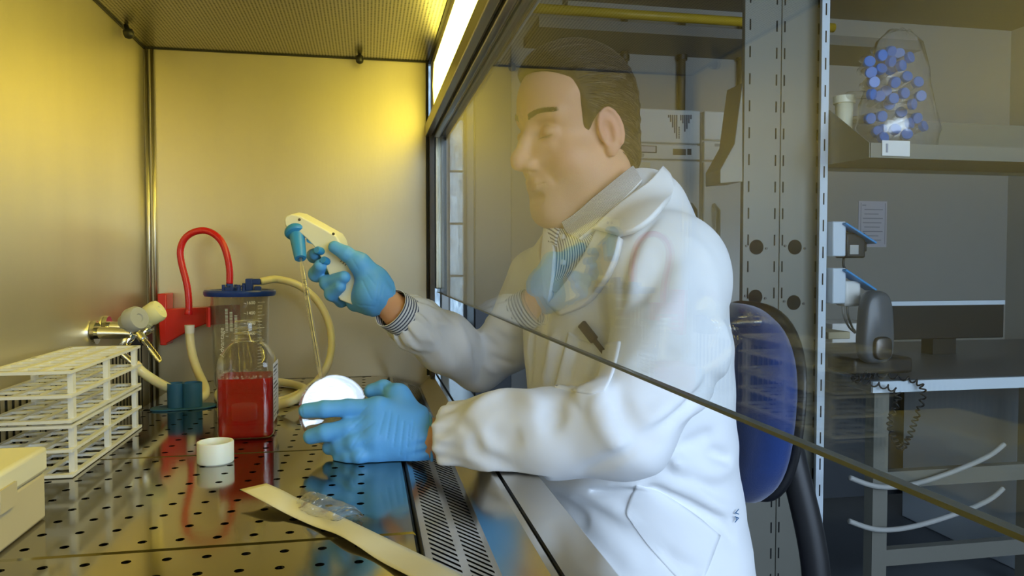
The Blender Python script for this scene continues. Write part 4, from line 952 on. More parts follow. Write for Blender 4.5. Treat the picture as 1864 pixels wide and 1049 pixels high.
def march_many(f, uv, t0=0.4, t1=2.2):
    D = np.array([v3(ray(u, v)) for u, v in uv]); D /= np.linalg.norm(D, axis=1)[:, None]; o = v3(CAMP)
    t = np.full(len(D), t0); live = np.ones(len(D), bool); hit = np.zeros(len(D), bool)
    for _ in range(220):
        i = np.flatnonzero(live)
        if not len(i): break
        s = f(o+D[i]*t[i, None]); h_ = s < 0.0004; hit[i[h_]] = True; live[i[h_]] = False
        k = i[~h_]; t[k] += np.maximum(s[~h_]*0.75, 0.0006); live[k[t[k] > t1]] = False
    return o+D*t[:, None], hit
def march(f, u, v, t0=0.4, t1=2.2):
    P, h_ = march_many(f, [(u, v)], t0, t1); return Vector(P[0]) if h_[0] else None
def grad_many(f, P, e=0.002):
    g = np.stack([f(P+[e,0,0])-f(P-[e,0,0]), f(P+[0,e,0])-f(P-[0,e,0]), f(P+[0,0,e])-f(P-[0,0,e])], 1); return g/np.maximum(np.linalg.norm(g, axis=1), 1e-9)[:, None]
def grad(f, p, e=0.002):
    p = v3(p); P = np.array([p+[e,0,0], p-[e,0,0], p+[0,e,0], p-[0,e,0], p+[0,0,e], p-[0,0,e]]); s = f(P); g = np.array([s[0]-s[1], s[2]-s[3], s[4]-s[5]]); return Vector(g/np.linalg.norm(g))

# ------------------------------------------------------------------ the man
cr_ = np.array([math.cos(YAW), -math.sin(YAW), 0]); cf_ = np.array([math.sin(YAW), math.cos(YAW), 0]); up_ = np.array([0, 0, 1.0])
man = thing('person', 'man in white coat and blue gloves seated at the cabinet, holding a pipette controller', 'person', (0.40, 1.02, FZ))
# head frame
ha = math.radians(60); hp = math.radians(9)
fwd = -math.sin(ha)*cr_-math.cos(ha)*cf_; lft = math.cos(ha)*cr_-math.sin(ha)*cf_
fy_ = fwd*math.cos(hp)-up_*math.sin(hp); uz_ = up_*math.cos(hp)+fwd*math.sin(hp); rx_ = -lft
roll = math.radians(2); rx2 = rx_*math.cos(roll)+uz_*math.sin(roll); uz2 = uz_*math.cos(roll)-rx_*math.sin(roll)
HR = np.stack([rx2, fy_, uz2], 1); HC = v3(W(1057, 238, 1.075))
def hl(p): return (p-HC)@HR
def hw(q): return HC+HR@np.array(q, float)
def sym(q): q = q.copy(); q[:, 0] = np.abs(q[:, 0]); return q
def skull(q):
    s = sym(q)
    d = ell(q, (0, 0.000, 0.034), (0.073, 0.075, 0.075))
    d = smin(d, ell(q, (0, 0.028, 0.038), (0.063, 0.060, 0.062)), 0.03)          # forehead
    return d
def head_sdf(p):
    q = hl(p); s = sym(q); d = skull(q)
    d = smin(d, ell(q, (0, 0.022, -0.040), (0.060, 0.064, 0.070)), 0.025)         # face block
    d = smin(d, ell(q, (0, 0.030, -0.082), (0.053, 0.056, 0.040)), 0.025)         # jaw
    d = smin(d, ell(s, (0.045, 0.006, -0.062), (0.020, 0.040, 0.034)), 0.03)     # jaw angle
    d = smin(d, cap_(q, (-0.010, 0.070, -0.108), (0.010, 0.070, -0.108), 0.0175, 0.0175), 0.022)  # chin
    d = smin(d, ell(q, (0, 0.018, -0.112), (0.042, 0.052, 0.024)), 0.03)          # under chin
    d = smin(d, ell(s, (0.040, 0.050, -0.038), (0.022, 0.026, 0.024)), 0.022)     # cheek
    d = smin(d, cap_(s, (0.008, 0.084, 0.024), (0.042, 0.068, 0.022), 0.0085, 0.008), 0.014)  # brow
    d = smax(d, -ell(s, (0.032, 0.094, 0.001), (0.018, 0.020, 0.0135)), 0.012)    # eye socket
    d = smin(d, ell(s, (0.0315, 0.0715, -0.001), (0.0150, 0.0140, 0.0125)), 0.004)   # closed eyeball + lid
    d = smax(d, -cap_(s, (0.018, 0.0860, -0.0060), (0.0440, 0.0790, -0.0050), 0.0016, 0.0014), 0.002)   # lid line
    d = smax(d, -cap_(s, (0.018, 0.0850, 0.0075), (0.045, 0.0760, 0.0060), 0.0008, 0.0008), 0.004)   # upper lid crease
    d = smin(d, cap_(s, (0.018, 0.0815, -0.018), (0.036, 0.0770, -0.021), 0.0035, 0.0035), 0.012)   # bag below the eye
    # nose
    n = chain(q, [((0, 0.083, 0.012), 0.0075), ((0, 0.096, -0.010), 0.0078), ((0, 0.1085, -0.030), 0.0098), ((0, 0.1105, -0.037), 0.0100)], 0.006)
    n = smin(n, chain(q, [((0, 0.072, 0.006), 0.0100), ((0, 0.083, -0.022), 0.0120), ((0, 0.086, -0.038), 0.0125)], 0.006), 0.008)
    n = smin(n, ell(s, (0.0125, 0.0975, -0.0405), (0.0072, 0.0105, 0.0080)), 0.007)
    n = smin(n, cap_(q, (0, 0.100, -0.046), (0, 0.090, -0.052), 0.0042, 0.0035), 0.005)
    d = smin(d, n, 0.011)
    d = smin(d, ell(s, (0.0190, 0.0740, -0.026), (0.0110, 0.0130, 0.0180)), 0.012)
    d = smax(d, -ell(s, (0.0062, 0.1015, -0.0500), (0.0030, 0.0055, 0.0038)), 0.0025)   # nostrils
    d = smax(d, -cap_(s, (0.0215, 0.092, -0.044), (0.034, 0.078, -0.066), 0.0012, 0.0012), 0.009)    # nasolabial fold
    d = smin(d, ell(q, (0, 0.070, -0.068), (0.028, 0.0215, 0.018)), 0.014)         # muzzle
    d = smin(d, chain(s, [((0, 0.0925, -0.0650), 0.0042), ((0.010, 0.0910, -0.0645), 0.0040), ((0.023, 0.0820, -0.0672), 0.0022)], 0.003), 0.004)   # upper lip
    d = smin(d, chain(s, [((0, 0.0905, -0.0735), 0.0050), ((0.010, 0.0890, -0.0730), 0.0045), ((0.022, 0.0815, -0.0690), 0.0022)], 0.003), 0.004)   # lower lip
    d = smax(d, -chain(s, [((0, 0.0965, -0.0690), 0.0008), ((0.012, 0.0940, -0.0688), 0.0008), ((0.0255, 0.0830, -0.0672), 0.0010)], 0.001), 0.0022)  # mouth line
    d = smax(d, -cap_(q, (-0.012, 0.0905, -0.0850), (0.012, 0.0905, -0.0850), 0.0030, 0.0030), 0.010)  # dip above the chin
    d = smax(d, -ell(s, (0.076, 0.050, 0.012), (0.010, 0.022, 0.022)), 0.02)      # temple
    # ear
    e = s - np.array([0.0725, 0.008, -0.009]); ca, sa = math.cos(0.42), math.sin(0.42)
    ex = e[:, 0]*ca + e[:, 1]*sa; ey = -e[:, 0]*sa + e[:, 1]*ca; ez = e[:, 2]; c2, s2 = math.cos(0.22), math.sin(0.22); ey, ez = ey*c2-ez*s2, ey*s2+ez*c2
    E = np.stack([ex, ey, ez], 1)
    disc = ell(E, (0.002, -0.004, 0.002), (0.0065, 0.0165, 0.0290)); disc = smin(disc, ell(E, (0.001, 0.003, -0.0245), (0.0055, 0.0085, 0.0100)), 0.006)
    th = np.linspace(-0.9, 3.9, 12); rim = None
    for t0, t1 in zip(th, th[1:]):
        c = cap_(E, (0.0055, -0.004+0.0150*math.cos(t0+0.2), 0.003+0.0275*math.sin(t0+0.2)), (0.0055, -0.004+0.0150*math.cos(t1+0.2), 0.003+0.0275*math.sin(t1+0.2)), 0.0026, 0.0026); rim = c if rim is None else np.minimum(rim, c)
    disc = smin(disc, rim, 0.004)
    disc = smax(disc, -ell(E, (0.0085, 0.001, -0.001), (0.0050, 0.0085, 0.0150)), 0.004)
    disc = smin(disc, cap_(E, (0.0045, -0.008, 0.012), (0.0045, -0.006, -0.010), 0.0022, 0.0022), 0.004)
    disc = smin(disc, cap_(E, (0.0040, 0.0095, 0.000), (0.0040, 0.0100, -0.006), 0.0035, 0.0030), 0.004)   # tragus
    d = smin(d, disc, 0.006)
    return d
NB = np.array([0.340, 1.075, 0.27])
def neck_sdf(p):
    a = hw((0, -0.018, -0.040)); return smin(cap_(p, a, NB, 0.053, 0.062), cap_(p, hw((0, 0.0, -0.080)), NB+np.array([-0.03, -0.01, 0]), 0.040, 0.050), 0.03)
def headneck(p): return smin(head_sdf(p), neck_sdf(p), 0.020)

# ------------------------------------------------------------------ body frame
SN = v3(W(1216, 492, 0.93)); SF = v3(W(990, 512, 1.27)); SM = (SN+SF)/2
EN = v3(W(1140, 782, 0.84)); AM = v3(W(1218, 640, 0.875)); WN = v3(W(782, 802, 0.955))
EF = v3(W(873, 664, 1.33)); WF = v3(W(726, 570, 1.19))
lat = SF-SN; lat[2] = 0; lat /= np.linalg.norm(lat); frt = np.cross(lat, up_); 
if frt[0] > 0: frt = -frt
BC = np.array([0.360, 1.045, 0.0])
ZT = np.array([-0.34, -0.24, -0.15, -0.05, 0.05, 0.13, 0.20, 0.26, 0.30, 0.335, 0.37])
TA = np.array([0.185, 0.190, 0.182, 0.172, 0.175, 0.184, 0.186, 0.160, 0.112, 0.075, 0.060])
TB = np.array([0.125, 0.135, 0.137, 0.132, 0.130, 0.128, 0.120, 0.103, 0.085, 0.070, 0.055])
TF = np.array([-0.030, -0.035, -0.035, -0.022, -0.012, -0.005, 0.000, 0.002, 0.002, 0.005, 0.01])
def torso(p, off=0.0):
    q = p-BC; s = q@lat; f = q@frt; z = p[:, 2]
    a = np.interp(z, ZT, TA)+off; b = np.interp(z, ZT, TB)+off; f0 = np.interp(z, ZT, TF)
    x = s/a; y = (f-f0)/b; k = (np.abs(x)**2.3+np.abs(y)**2.3)**(1/2.3)
    d = (k-1)*np.minimum(a, b)*0.8
    return smax(smax(d, z-0.35-off, 0.03), -0.36-z, 0.03)
HPN = np.array([0.40, 0.955, -0.235]); HPF = np.array([0.40, 1.135, -0.235]); KNN = np.array([-0.06, 0.90, -0.225]); KNF = np.array([-0.06, 1.15, -0.225])
def sh(t): return SN*(1-t)+SF*t
def coat_base(p):
    d = torso(p)
    ns = v3(W(1166, 392, 1.065)); n2 = v3(W(1058, 466, 1.15))
    d = smin(d, cap_(p, SN+[0.005, 0.012, -0.006], ns, 0.066, 0.050), 0.045); d = smin(d, cap_(p, SF+[0, -0.012, -0.006], n2, 0.058, 0.046), 0.04)
    d = smin(d, cap_(p, ns, n2, 0.058, 0.046), 0.04)
    # sleeves
    d = smin(d, chain(p, [(SN, 0.070), (AM, 0.062), (EN, 0.052)], 0.03), 0.026)
    fn = WN-EN
    fore = chain(p, [(EN, 0.052), (EN+fn*0.35+[0, 0, 0.000], 0.050), (EN+fn*0.62+[0, 0, 0.002], 0.050), (EN+fn*0.86, 0.042), (EN+fn*0.93, 0.041)], 0.02)
    d = smin(d, fore, 0.018)
    ff = WF-EF
    d = smin(d, chain(p, [(SF, 0.062), (v3(W(930, 618, 1.31)), 0.050), (EF, 0.046)], 0.02), 0.014)
    d = smin(d, chain(p, [(EF, 0.046), (EF+ff*0.45, 0.048), (EF+ff*0.80, 0.041), (EF+ff*0.86, 0.037)], 0.02), 0.012)
    # skirt of the coat over the lap
    d = smin(d, chain(p, [(HPN, 0.108), (HPN*0.45+KNN*0.55, 0.092)], 0.03), 0.05)
    d = smin(d, chain(p, [(HPF, 0.108), (HPF*0.45+KNF*0.55, 0.092)], 0.03), 0.05)
    mid = (HPN+HPF)/2; d = smin(d, cap_(p, mid+[-0.02, 0, -0.01], mid*0.5+(KNN+KNF)/4*1.0+[0, 0, -0.02], 0.09, 0.07), 0.06)
    return d
# folds: (list of (u, v)), radius, depth (+ raised / - sunk), blend
FOLDS = [
 # near forearm: hump, valley, second hump, long drags
 ([(845, 760), (880, 728), (925, 714), (965, 722), (985, 742)], 0.013, 0.007), ([(985, 745), (1000, 770), (1002, 790)], 0.012, -0.006), ([(1012, 735), (1006, 750), (1012, 775)], 0.013, -0.016),
 ([(1048, 735), (1070, 722), (1090, 722), (1110, 735)], 0.020, 0.020), ([(1120, 715), (1140, 760), (1165, 795), (1200, 806)], 0.013, -0.012), ([(1085, 730), (1100, 780), (1140, 825)], 0.014, 0.006),
 ([(850, 800), (875, 830), (925, 848)], 0.012, -0.006), ([(880, 780), (920, 800), (950, 790)], 0.014, -0.005), ([(835, 770), (860, 790), (870, 825)], 0.009, -0.005),
 ([(1060, 858), (1110, 838), (1175, 800), (1240, 745), (1290, 690)], 0.008, -0.009), ([(1180, 770), (1230, 730), (1280, 680)], 0.014, 0.006),
 # torso side and back
 ([(1150, 668), (1190, 655), (1240, 640)], 0.010, -0.005), ([(1230, 760), (1290, 730), (1340, 700)], 0.013, 0.007), ([(1240, 820), (1300, 790), (1345, 760)], 0.013, -0.007), ([(1180, 850), (1240, 845), (1290, 860), (1335, 850)], 0.014, 0.007),
 ([(1180, 885), (1250, 918), (1310, 950), (1335, 985)], 0.008, -0.011), ([(1200, 872), (1265, 900), (1320, 930)], 0.010, 0.009), ([(1290, 820), (1330, 840), (1350, 870)], 0.010, -0.007),
 ([(1285, 640), (1300, 690), (1330, 720)], 0.012, -0.006), ([(1310, 580), (1330, 640), (1348, 680)], 0.010, 0.006), ([(1255, 880), (1290, 915), (1340, 930)], 0.009, 0.006),
 ([(1000, 882), (1060, 884), (1130, 884), (1190, 880)], 0.009, 0.007), ([(1060, 893), (1120, 894), (1180, 892)], 0.007, -0.009),
 # lap
 ([(1030, 902), (1060, 898), (1100, 915), (1150, 945)], 0.011, 0.010), ([(1000, 905), (1030, 920), (1080, 960)], 0.011, -0.009), ([(1060, 940), (1110, 980), (1170, 1040)], 0.016, 0.006), ([(1200, 1000), (1240, 1030), (1280, 1045)], 0.014, -0.005),
 # shoulder seam and upper arm
 ([(1128, 560), (1130, 520), (1142, 470), (1165, 430), (1195, 398)], 0.006, -0.007), ([(1150, 540), (1156, 490), (1180, 440)], 0.011, 0.006), ([(1210, 460), (1190, 510), (1150, 560)], 0.014, -0.006), ([(1250, 470), (1235, 540), (1190, 600)], 0.016, 0.005), ([(1290, 500), (1295, 560), (1280, 640)], 0.014, -0.005), ([(1235, 430), (1270, 450), (1300, 490)], 0.012, 0.004),
 # chest drape
 ([(1060, 590), (1045, 650), (1030, 700)], 0.010, -0.009), ([(1010, 610), (1000, 660), (990, 700)], 0.011, 0.008), ([(975, 560), (968, 620), (965, 690)], 0.009, -0.008), ([(1085, 600), (1080, 650), (1070, 690)], 0.010, 0.006),
 # far sleeve
 ([(868, 590), (880, 615), (905, 635)], 0.007, -0.011), ([(885, 580), (915, 598), (938, 615)], 0.008, 0.008), ([(800, 590), (822, 630), (828, 665)], 0.009, -0.008), ([(760, 590), (800, 640), (830, 690)], 0.010, 0.005), ([(862, 640), (874, 670), (872, 700)], 0.007, -0.009), ([(835, 590), (852, 640), (860, 690)], 0.008, 0.007),
 ([(770, 560), (790, 600), (792, 640)], 0.008, -0.005), ([(895, 650), (920, 660), (938, 664)], 0.007, -0.007), ([(880, 665), (905, 680), (930, 684)], 0.008, 0.006)]
fold_w = []
FP, FH = march_many(coat_base, [q for path, r, dep in FOLDS for q in path]); fi = 0
for path, r, dep in FOLDS:
    pts = [Vector(FP[fi+k]) for k in range(len(path)) if FH[fi+k]]; fi += len(path)
    if len(pts) > 1: fold_w.append(([v3(q) for q in spline(pts, 3)], r, dep))
def coat_sdf(p):
    d = coat_base(p)
    near = np.abs(d) < 0.03
    if near.any():
        q = p[near]; e = np.zeros(len(q))
        for pts, r, dep in fold_w:
            P = np.array(pts); c = P.mean(0); R = np.sqrt(((P-c)**2).sum(1)).max()+3*r
            m = ((q-c)**2).sum(1) < R*R
            if not m.any(): continue
            qq = q[m]; best = np.full(len(qq), 9.0); n_ = len(pts)-1
            bt = np.zeros(len(qq))
            for i in range(n_):
                a = pts[i]; ab = pts[i+1]-a; t = np.clip(((qq-a)@ab)/max(ab@ab, 1e-12), 0, 1); dd = np.sqrt(((qq-a-t[:, None]*ab)**2).sum(1)); w = dd < best; best[w] = dd[w]; bt[w] = ((i+t)/n_)[w]
            e[m] += dep*np.exp(-(best/r)**2*1.6)*np.minimum(1, 4*np.minimum(bt, 1-bt)+0.25)
        # fine cloth undulation
        w = 0.0012*np.sin(q[:, 0]*41+3*np.sin(q[:, 2]*23))*np.sin(q[:, 2]*37+2*np.sin(q[:, 1]*29))
        # gathers near the elastic cuffs
        for Wp, Ep, L_ in ((WN, EN, 0.06), (WF, EF, 0.05)):
            ax_ = (Ep-Wp)/np.linalg.norm(Ep-Wp); rel = q-Wp; al = rel@ax_; rad = rel-al[:, None]*ax_; s_, t_, _ = frame_of(ax_); an = np.arctan2(rad@v3(t_), rad@v3(s_))
            g = np.exp(-((al-0.01)/L_)**2)*(np.sqrt((rad**2).sum(1)) < 0.08)*(al > -0.05)
            w = w + g*(0.0022*np.sin(an*11+2*np.sin(al*60))+0.0015*np.sin(an*19+al*90))
        d = d.copy(); d[near] = d[near]-e-w
    return d
# ------------------------------------------------------------------ meshes of the man
M['skin'] = mat('skin', (0.68, 0.37, 0.22), 0.5, 0, 0.04, 30, 0.12, 260, 0.35, sss=0.25)
def skin_mat():
    m = M['skin']; nt = m.node_tree; N = nt.nodes; L = nt.links; b = N['Principled BSDF']
    src = b.inputs['Base Color'].links[0].from_socket
    def layer(src, an, colr):
        at = N.new('ShaderNodeAttribute'); at.attribute_name = an; mx = N.new('ShaderNodeMix'); mx.data_type = 'RGBA'; L.new(at.outputs['Fac'], mx.inputs['Factor']); L.new(src, mx.inputs['A']); mx.inputs['B'].default_value = (*colr, 1); return mx.outputs['Result']
    src = layer(src, 'flush', (0.60, 0.25, 0.18)); src = layer(src, 'lips', (0.50, 0.20, 0.16)); src = layer(src, 'stubble', (0.40, 0.26, 0.19)); L.new(src, b.inputs['Base Color'])
skin_mat()
M['hair'] = mat('dark_greying_hair', (0.040, 0.029, 0.020), 0.65, 0, 0.5, 30, 0.5, 140, stretch=(1, 1, 1))
M['hair_grey'] = mat('grey_hair_strands', (0.20, 0.175, 0.145), 0.6, 0, 0.4, 60)
lo = HC-0.17; hi = HC+0.19; lo[2] = 0.262
V1, Q1 = nets(headneck, lo, hi, 0.0019)
# rest of the body at coarser grain: torso, arms, hands inside the gloves, legs
LN = [WN, v3(W(705, 790, 0.956))]
def body(p):
    d = torso(p, -0.022); d = smin(d, cap_(p, SN, SF, 0.045, 0.045), 0.04); d = smin(d, cap_(p, NB+[0, 0, 0.03], NB+[0.01, 0, -0.08], 0.056, 0.07), 0.04)
    d = smin(d, chain(p, [(SN, 0.048), (AM, 0.044), (EN, 0.036), (EN*0.6+WN*0.4, 0.034), (WN, 0.0275), (LN[1], 0.014)], 0.006), 0.03)
    d = smin(d, chain(p, [(SF, 0.045), (v3(W(930, 618, 1.31)), 0.036), (EF, 0.033), (EF*0.6+WF*0.4, 0.033), (WF, 0.0255), (v3(W(690, 538, 1.195)), 0.0225), (v3(W(668, 522, 1.225)), 0.010)], 0.006), 0.03)
    for hp_, kn in ((HPN, KNN), (HPF, KNF)):
        an = kn+np.array([0.10, 0, -0.50]); d = smin(d, chain(p, [(hp_, 0.080), (kn, 0.055), (kn*0.6+an*0.4+np.array([0.01, 0, 0]), 0.048), (an, 0.034)], 0.03), 0.04)
        d = smin(d, cap_(p, an+[0.02, 0, -0.035], an+[-0.15, 0, -0.045], 0.036, 0.026), 0.03)
    return d
V2, Q2 = nets(body, (-0.32, 0.68, -0.80), (0.60, 1.45, 0.30), 0.006)
V2[:, 2] = np.maximum(V2[:, 2], FZ+0.002)
Vb = np.concatenate([V1, V2]); Qb = np.concatenate([Q1, Q2+len(V1)])
m_ = (Vb[:, 0] < 0.2) & (Vb[:, 2] > -0.04) & (Vb[:, 1] < 1.1); Vb[m_, 2] = np.maximum(Vb[m_, 2], 0.0035)
bo, Vb = mesh_np('body', Vb, Qb, M['skin'], man, relax=1)
q = hl(Vb); s = sym(q); g_ = lambda d, w: np.clip(1-d/w, 0, 1)
lip = np.clip(1-np.maximum(0, np.minimum(chain(s, [((0, 0.094, -0.0648), 0.0038), ((0.022, 0.084, -0.0672), 0.0012)], 0.001), chain(s, [((0, 0.093, -0.0735), 0.0045), ((0.021, 0.084, -0.0690), 0.0012)], 0.001)))/0.0022, 0, 1)*0.8
attr(bo, 'lips', lip)
attr(bo, 'flush', np.clip(0.55*np.exp(-((q[:, 1]-0.112)**2+q[:, 0]**2+(q[:, 2]+0.04)**2)/0.016**2)+0.3*np.exp(-(((s[:, 0]-0.045)/0.02)**2+((q[:, 1]-0.06)/0.03)**2+((q[:, 2]+0.035)/0.02)**2))+0.5*(s[:, 0] > 0.072)*np.exp(-((q[:, 2]/0.04)**2)), 0, 1))
attr(bo, 'stubble', np.clip(0.40*np.clip((-0.045-q[:, 2])/0.03, 0, 1)*np.clip((q[:, 2]+0.135)/0.02, 0, 1)*np.clip((q[:, 1]+0.01)/0.03, 0, 1), 0, 0.4))
# trousers and shoes under the coat
M['trouser'] = mat('dark_trousers', (0.03, 0.035, 0.05), 0.9)
def trs(p):
    d = smin(torso(p, -0.016), p[:, 2]*0+9, 0.01); d = smax(d, p[:, 2]+0.18, 0.01)
    for hp_, kn in ((HPN, KNN), (HPF, KNF)):
        an = kn+np.array([0.10, 0, -0.46]); d = smin(d, chain(p, [(hp_, 0.086), (kn, 0.064), (an, 0.050)], 0.03), 0.04)
    return d
V, Q = nets(trs, (-0.2, 0.75, -0.80), (0.60, 1.32, -0.1), 0.009); mesh_np('trousers', V, Q, M['trouser'], man)
for kn in (KNN, KNF):
    an = kn+np.array([0.10, 0, -0.50]); V, Q = nets(lambda p: smax(smin(cap_(p, an+[0.03, 0, -0.035], an+[-0.155, 0, -0.045], 0.042, 0.032), cap_(p, an, an+[0, 0, -0.03], 0.042, 0.042), 0.03), FZ+0.001-p[:, 2], 0.004), an-0.22, an+0.12, 0.006); mesh_np('shoe', V, Q, M['black'], man)
# ---- lab coat
def coat_cut(p):
    d = coat_sdf(p)
    for Wp, Ep, e_ in ((WN, EN, 0.030), (WF, EF, -0.008)):     # open cuffs
        ax_ = (Ep-Wp)/np.linalg.norm(Ep-Wp); al = (p-Wp)@ax_; rel = p-Wp; rad = np.sqrt(((rel-al[:, None]*ax_)**2).sum(1)); pl = e_-al
        d = np.where((rad < 0.10) & (al > -0.12) & (al < 0.2), smax(d, pl, 0.008), d)
        d = smax(d, -np.maximum(rad-0.0295, al-(e_+0.02)), 0.004)
    # neck opening
    d = smax(d, -np.maximum(neck_sdf(p)-0.009, 0.245-p[:, 2]), 0.008)
    return d
V, Q = nets(coat_cut, (-0.02, 0.66, -0.38), (0.62, 1.45, 0.40), 0.0034)
m_ = (V[:, 0] < 0.2) & (V[:, 2] > -0.05) & (V[:, 1] < 1.15); V[m_, 2] = np.maximum(V[m_, 2], np.where(V[m_, 0] > 0.14, 0.0050, 0.0030))
coat, Vc = mesh_np('lab_coat', V, Q, M['coat'], man, relax=2)
def patch_mesh(f, poly, off, thick, name, m, parent, res=22, label=None, wave=0, stripe=None, shape=None, lift=None):
    """cloth patch laid on surface f: outline given as a 4-sided grid of image points, thickened"""
    # poly: rows of control points, same count per row
    rows = [spline([(a, b, 0) for a, b in r], max(2, res//(len(r)-1))) for r in poly]
    cols = []
    for k in range(len(rows[0])): cols.append(spline([r[k] for r in rows], max(2, res//(len(rows)-1))) if len(rows) > 2 else [rows[0][k]*(1-t/ res)+rows[1][k]*(t/res) for t in range(res+1)])
    nI, nJ = len(cols), len(cols[0]); bm = new(); lay = bm.verts.layers.float.new('stripe') if stripe else None; top, bot_ = [], []
    uv = [(cols[i][j].x, cols[i][j].y) for i in range(nI) for j in range(nJ)]; HP, HH = march_many(f, uv)
    good = np.flatnonzero(HH)
    for k in np.flatnonzero(~HH):
        g_ = good[np.argmin(((np.array(uv)[good]-np.array(uv[k]))**2).sum(1))]; HP[k] = HP[g_]
    HN = grad_many(f, HP, 0.006)
    for i in range(nI):
        a, b = [], []
        for j in range(nJ):
            h_ = Vector(HP[i*nJ+j]); n_ = Vector(HN[i*nJ+j]); o_ = off if not callable(off) else off(i/(nI-1), j/(nJ-1))
            a.append(bm.verts.new(h_+n_*(o_+thick))); b.append(bm.verts.new(h_+n_*(o_-0.004)))
        top.append(a); bot_.append(b)
    for i in range(nI-1):
        for j in range(nJ-1):
            bm.faces.new((top[i][j], top[i+1][j], top[i+1][j+1], top[i][j+1])); bm.faces.new((bot_[i][j], bot_[i][j+1], bot_[i+1][j+1], bot_[i+1][j]))
    for i in range(nI-1):
        for j in (0, nJ-1): bm.faces.new((top[i][j], bot_[i][j], bot_[i+1][j], top[i+1][j]))
    for j in range(nJ-1):
        for i in (0, nI-1): bm.faces.new((top[i][j], bot_[i][j], bot_[i][j+1], top[i][j+1]))
    if stripe:
        for i in range(nI):
            for j in range(nJ):
                sv = stripe(i/(nI-1), j/(nJ-1)); top[i][j][lay] = sv; bot_[i][j][lay] = sv
    return obj(name, bm, m, parent, smooth=True, label=label)
cbase = lambda p: coat_sdf(p)
# soft-edged base for collars: coat plus neck
cneck = lambda p: smin(coat_base(p), neck_sdf(p)-0.004, 0.03)
# shirt in the neck opening (striped) and its collar
patch_mesh(cneck, [[(1003, 412), (1010, 432), (1016, 462), (1014, 500), (1008, 530)], [(1040, 420), (1052, 440), (1056, 470), (1045, 500), (1010, 532)], [(1070, 420), (1092, 445), (1088, 475), (1060, 505), (1012, 534)]], 0.001, 0.002, 'shirt_front', M['stripe'], man, 120, stripe=lambda i, j: j*110, label='blue and white striped shirt front')
patch_mesh(cneck, [[(1152, 312), (1120, 338), (1085, 366), (1052, 393), (1030, 407)], [(1160, 322), (1130, 350), (1096, 382), (1066, 408), (1040, 428)], [(1168, 336), (1140, 368), (1108, 400), (1082, 424), (1062, 440)]], 0.006, 0.003, 'shirt_collar', M['stripe'], man, 130, stripe=lambda i, j: j*125, label='striped shirt collar')
patch_mesh(cneck, [[(1002, 405), (1012, 412), (1022, 420)], [(1000, 425), (1010, 430), (1018, 436)], [(1006, 446), (1012, 447), (1017, 450)]], 0.005, 0.002, 'shirt_collar', M['stripe'], man, 40, stripe=lambda i, j: j*30)
for (u, v) in ((1075, 412), (1030, 434), (1032, 480)):
    h_ = march(cneck, u, v); n_ = grad(cneck, h_, 0.005); obj('shirt_button', lathe(new(), [(0, 0.004), (0.0036, 0.004), (0.0040, 0.0082), (0.0028, 0.0090), (0, 0.0084)], h_, n_, 16), M['white'], man)
# coat collar and lapel (near side)
patch_mesh(cneck, [[(1200, 318), (1178, 345), (1150, 370), (1118, 398), (1092, 425)], [(1212, 332), (1198, 362), (1178, 392), (1150, 415), (1110, 430)], [(1217, 350), (1215, 378), (1192, 408), (1165, 428), (1135, 437)]], 0.010, 0.004, 'coat_collar', M['coat'], man, 24)
patch_mesh(cneck, [[(1092, 424), (1078, 452), (1055, 490), (1030, 525), (1005, 556)], [(1118, 432), (1100, 465), (1080, 500), (1050, 540), (1012, 562)], [(1135, 437), (1125, 475), (1105, 515), (1070, 555), (1025, 575)]], 0.004, 0.004, 'coat_lapel', M['coat'], man, 24)
patch_mesh(cneck, [[(998, 408), (994, 440), (992, 475), (994, 510), (998, 545)], [(1004, 425), (1006, 450), (1004, 480), (1003, 515), (1001, 550)], [(1010, 440), (1014, 462), (1013, 490), (1010, 520), (1004, 556)]], 0.003, 0.004, 'coat_lapel', M['coat'], man, 20)
# breast pocket, side pocket
patch_mesh(cbase, [[(1036, 604), (1060, 619), (1095, 628), (1130, 622)], [(1022, 660), (1050, 672), (1085, 680), (1118, 676)], [(1010, 705), (1040, 712), (1070, 718), (1100, 714)]], -0.001, 0.0030, 'breast_pocket', M['coat'], man, 24)
patch_mesh(cbase, [[(1158, 884), (1200, 895), (1260, 935), (1310, 975)], [(1140, 930), (1180, 960), (1235, 1000), (1290, 1030)], [(1150, 950), (1185, 1000), (1230, 1050), (1270, 1085)]], -0.001, 0.0030, 'side_pocket', M['coat'], man, 24)
# pen in the breast pocket
pa = march(cbase, 1098, 632); pb = march(cbase, 1066, 588); nn = grad(cbase, pa, 0.008)
pa += nn*0.009; pb += nn*0.013; dd = (pb-pa).normalized(); sd = dd.cross(nn).normalized()
bm = new(); obox(bm, pa+dd*(pb-pa).length*0.63, sd, nn, dd, 0.012, 0.007, (pb-pa).length*0.72); pen = obj('marker_pen', bm, M['steel_dark'], bevel=0.002); tag(pen, 'dark brown pen clipped in the breast pocket of the coat', 'pen')
M['pen'] = mat('brown_pen', (0.055, 0.03, 0.022), 0.4); pen.data.materials[0] = M['pen']
bm = new(); obox(bm, pa+dd*0.006, sd, nn, dd, 0.0055, 0.004, 0.030); obj('pen_clip', bm, M['pen'], pen)
# print on the back edge of the coat
bp_ = march(cbase, 1336, 938); 
if bp_:
    n_ = grad(cbase, bp_, 0.01); u_ = (Vector((0, 0, 1))-n_*n_.z).normalized(); text('coat_print', 'AV', 0.013, bp_+n_*0.004, u_, n_.cross(u_)*-1, M['teal'], man)
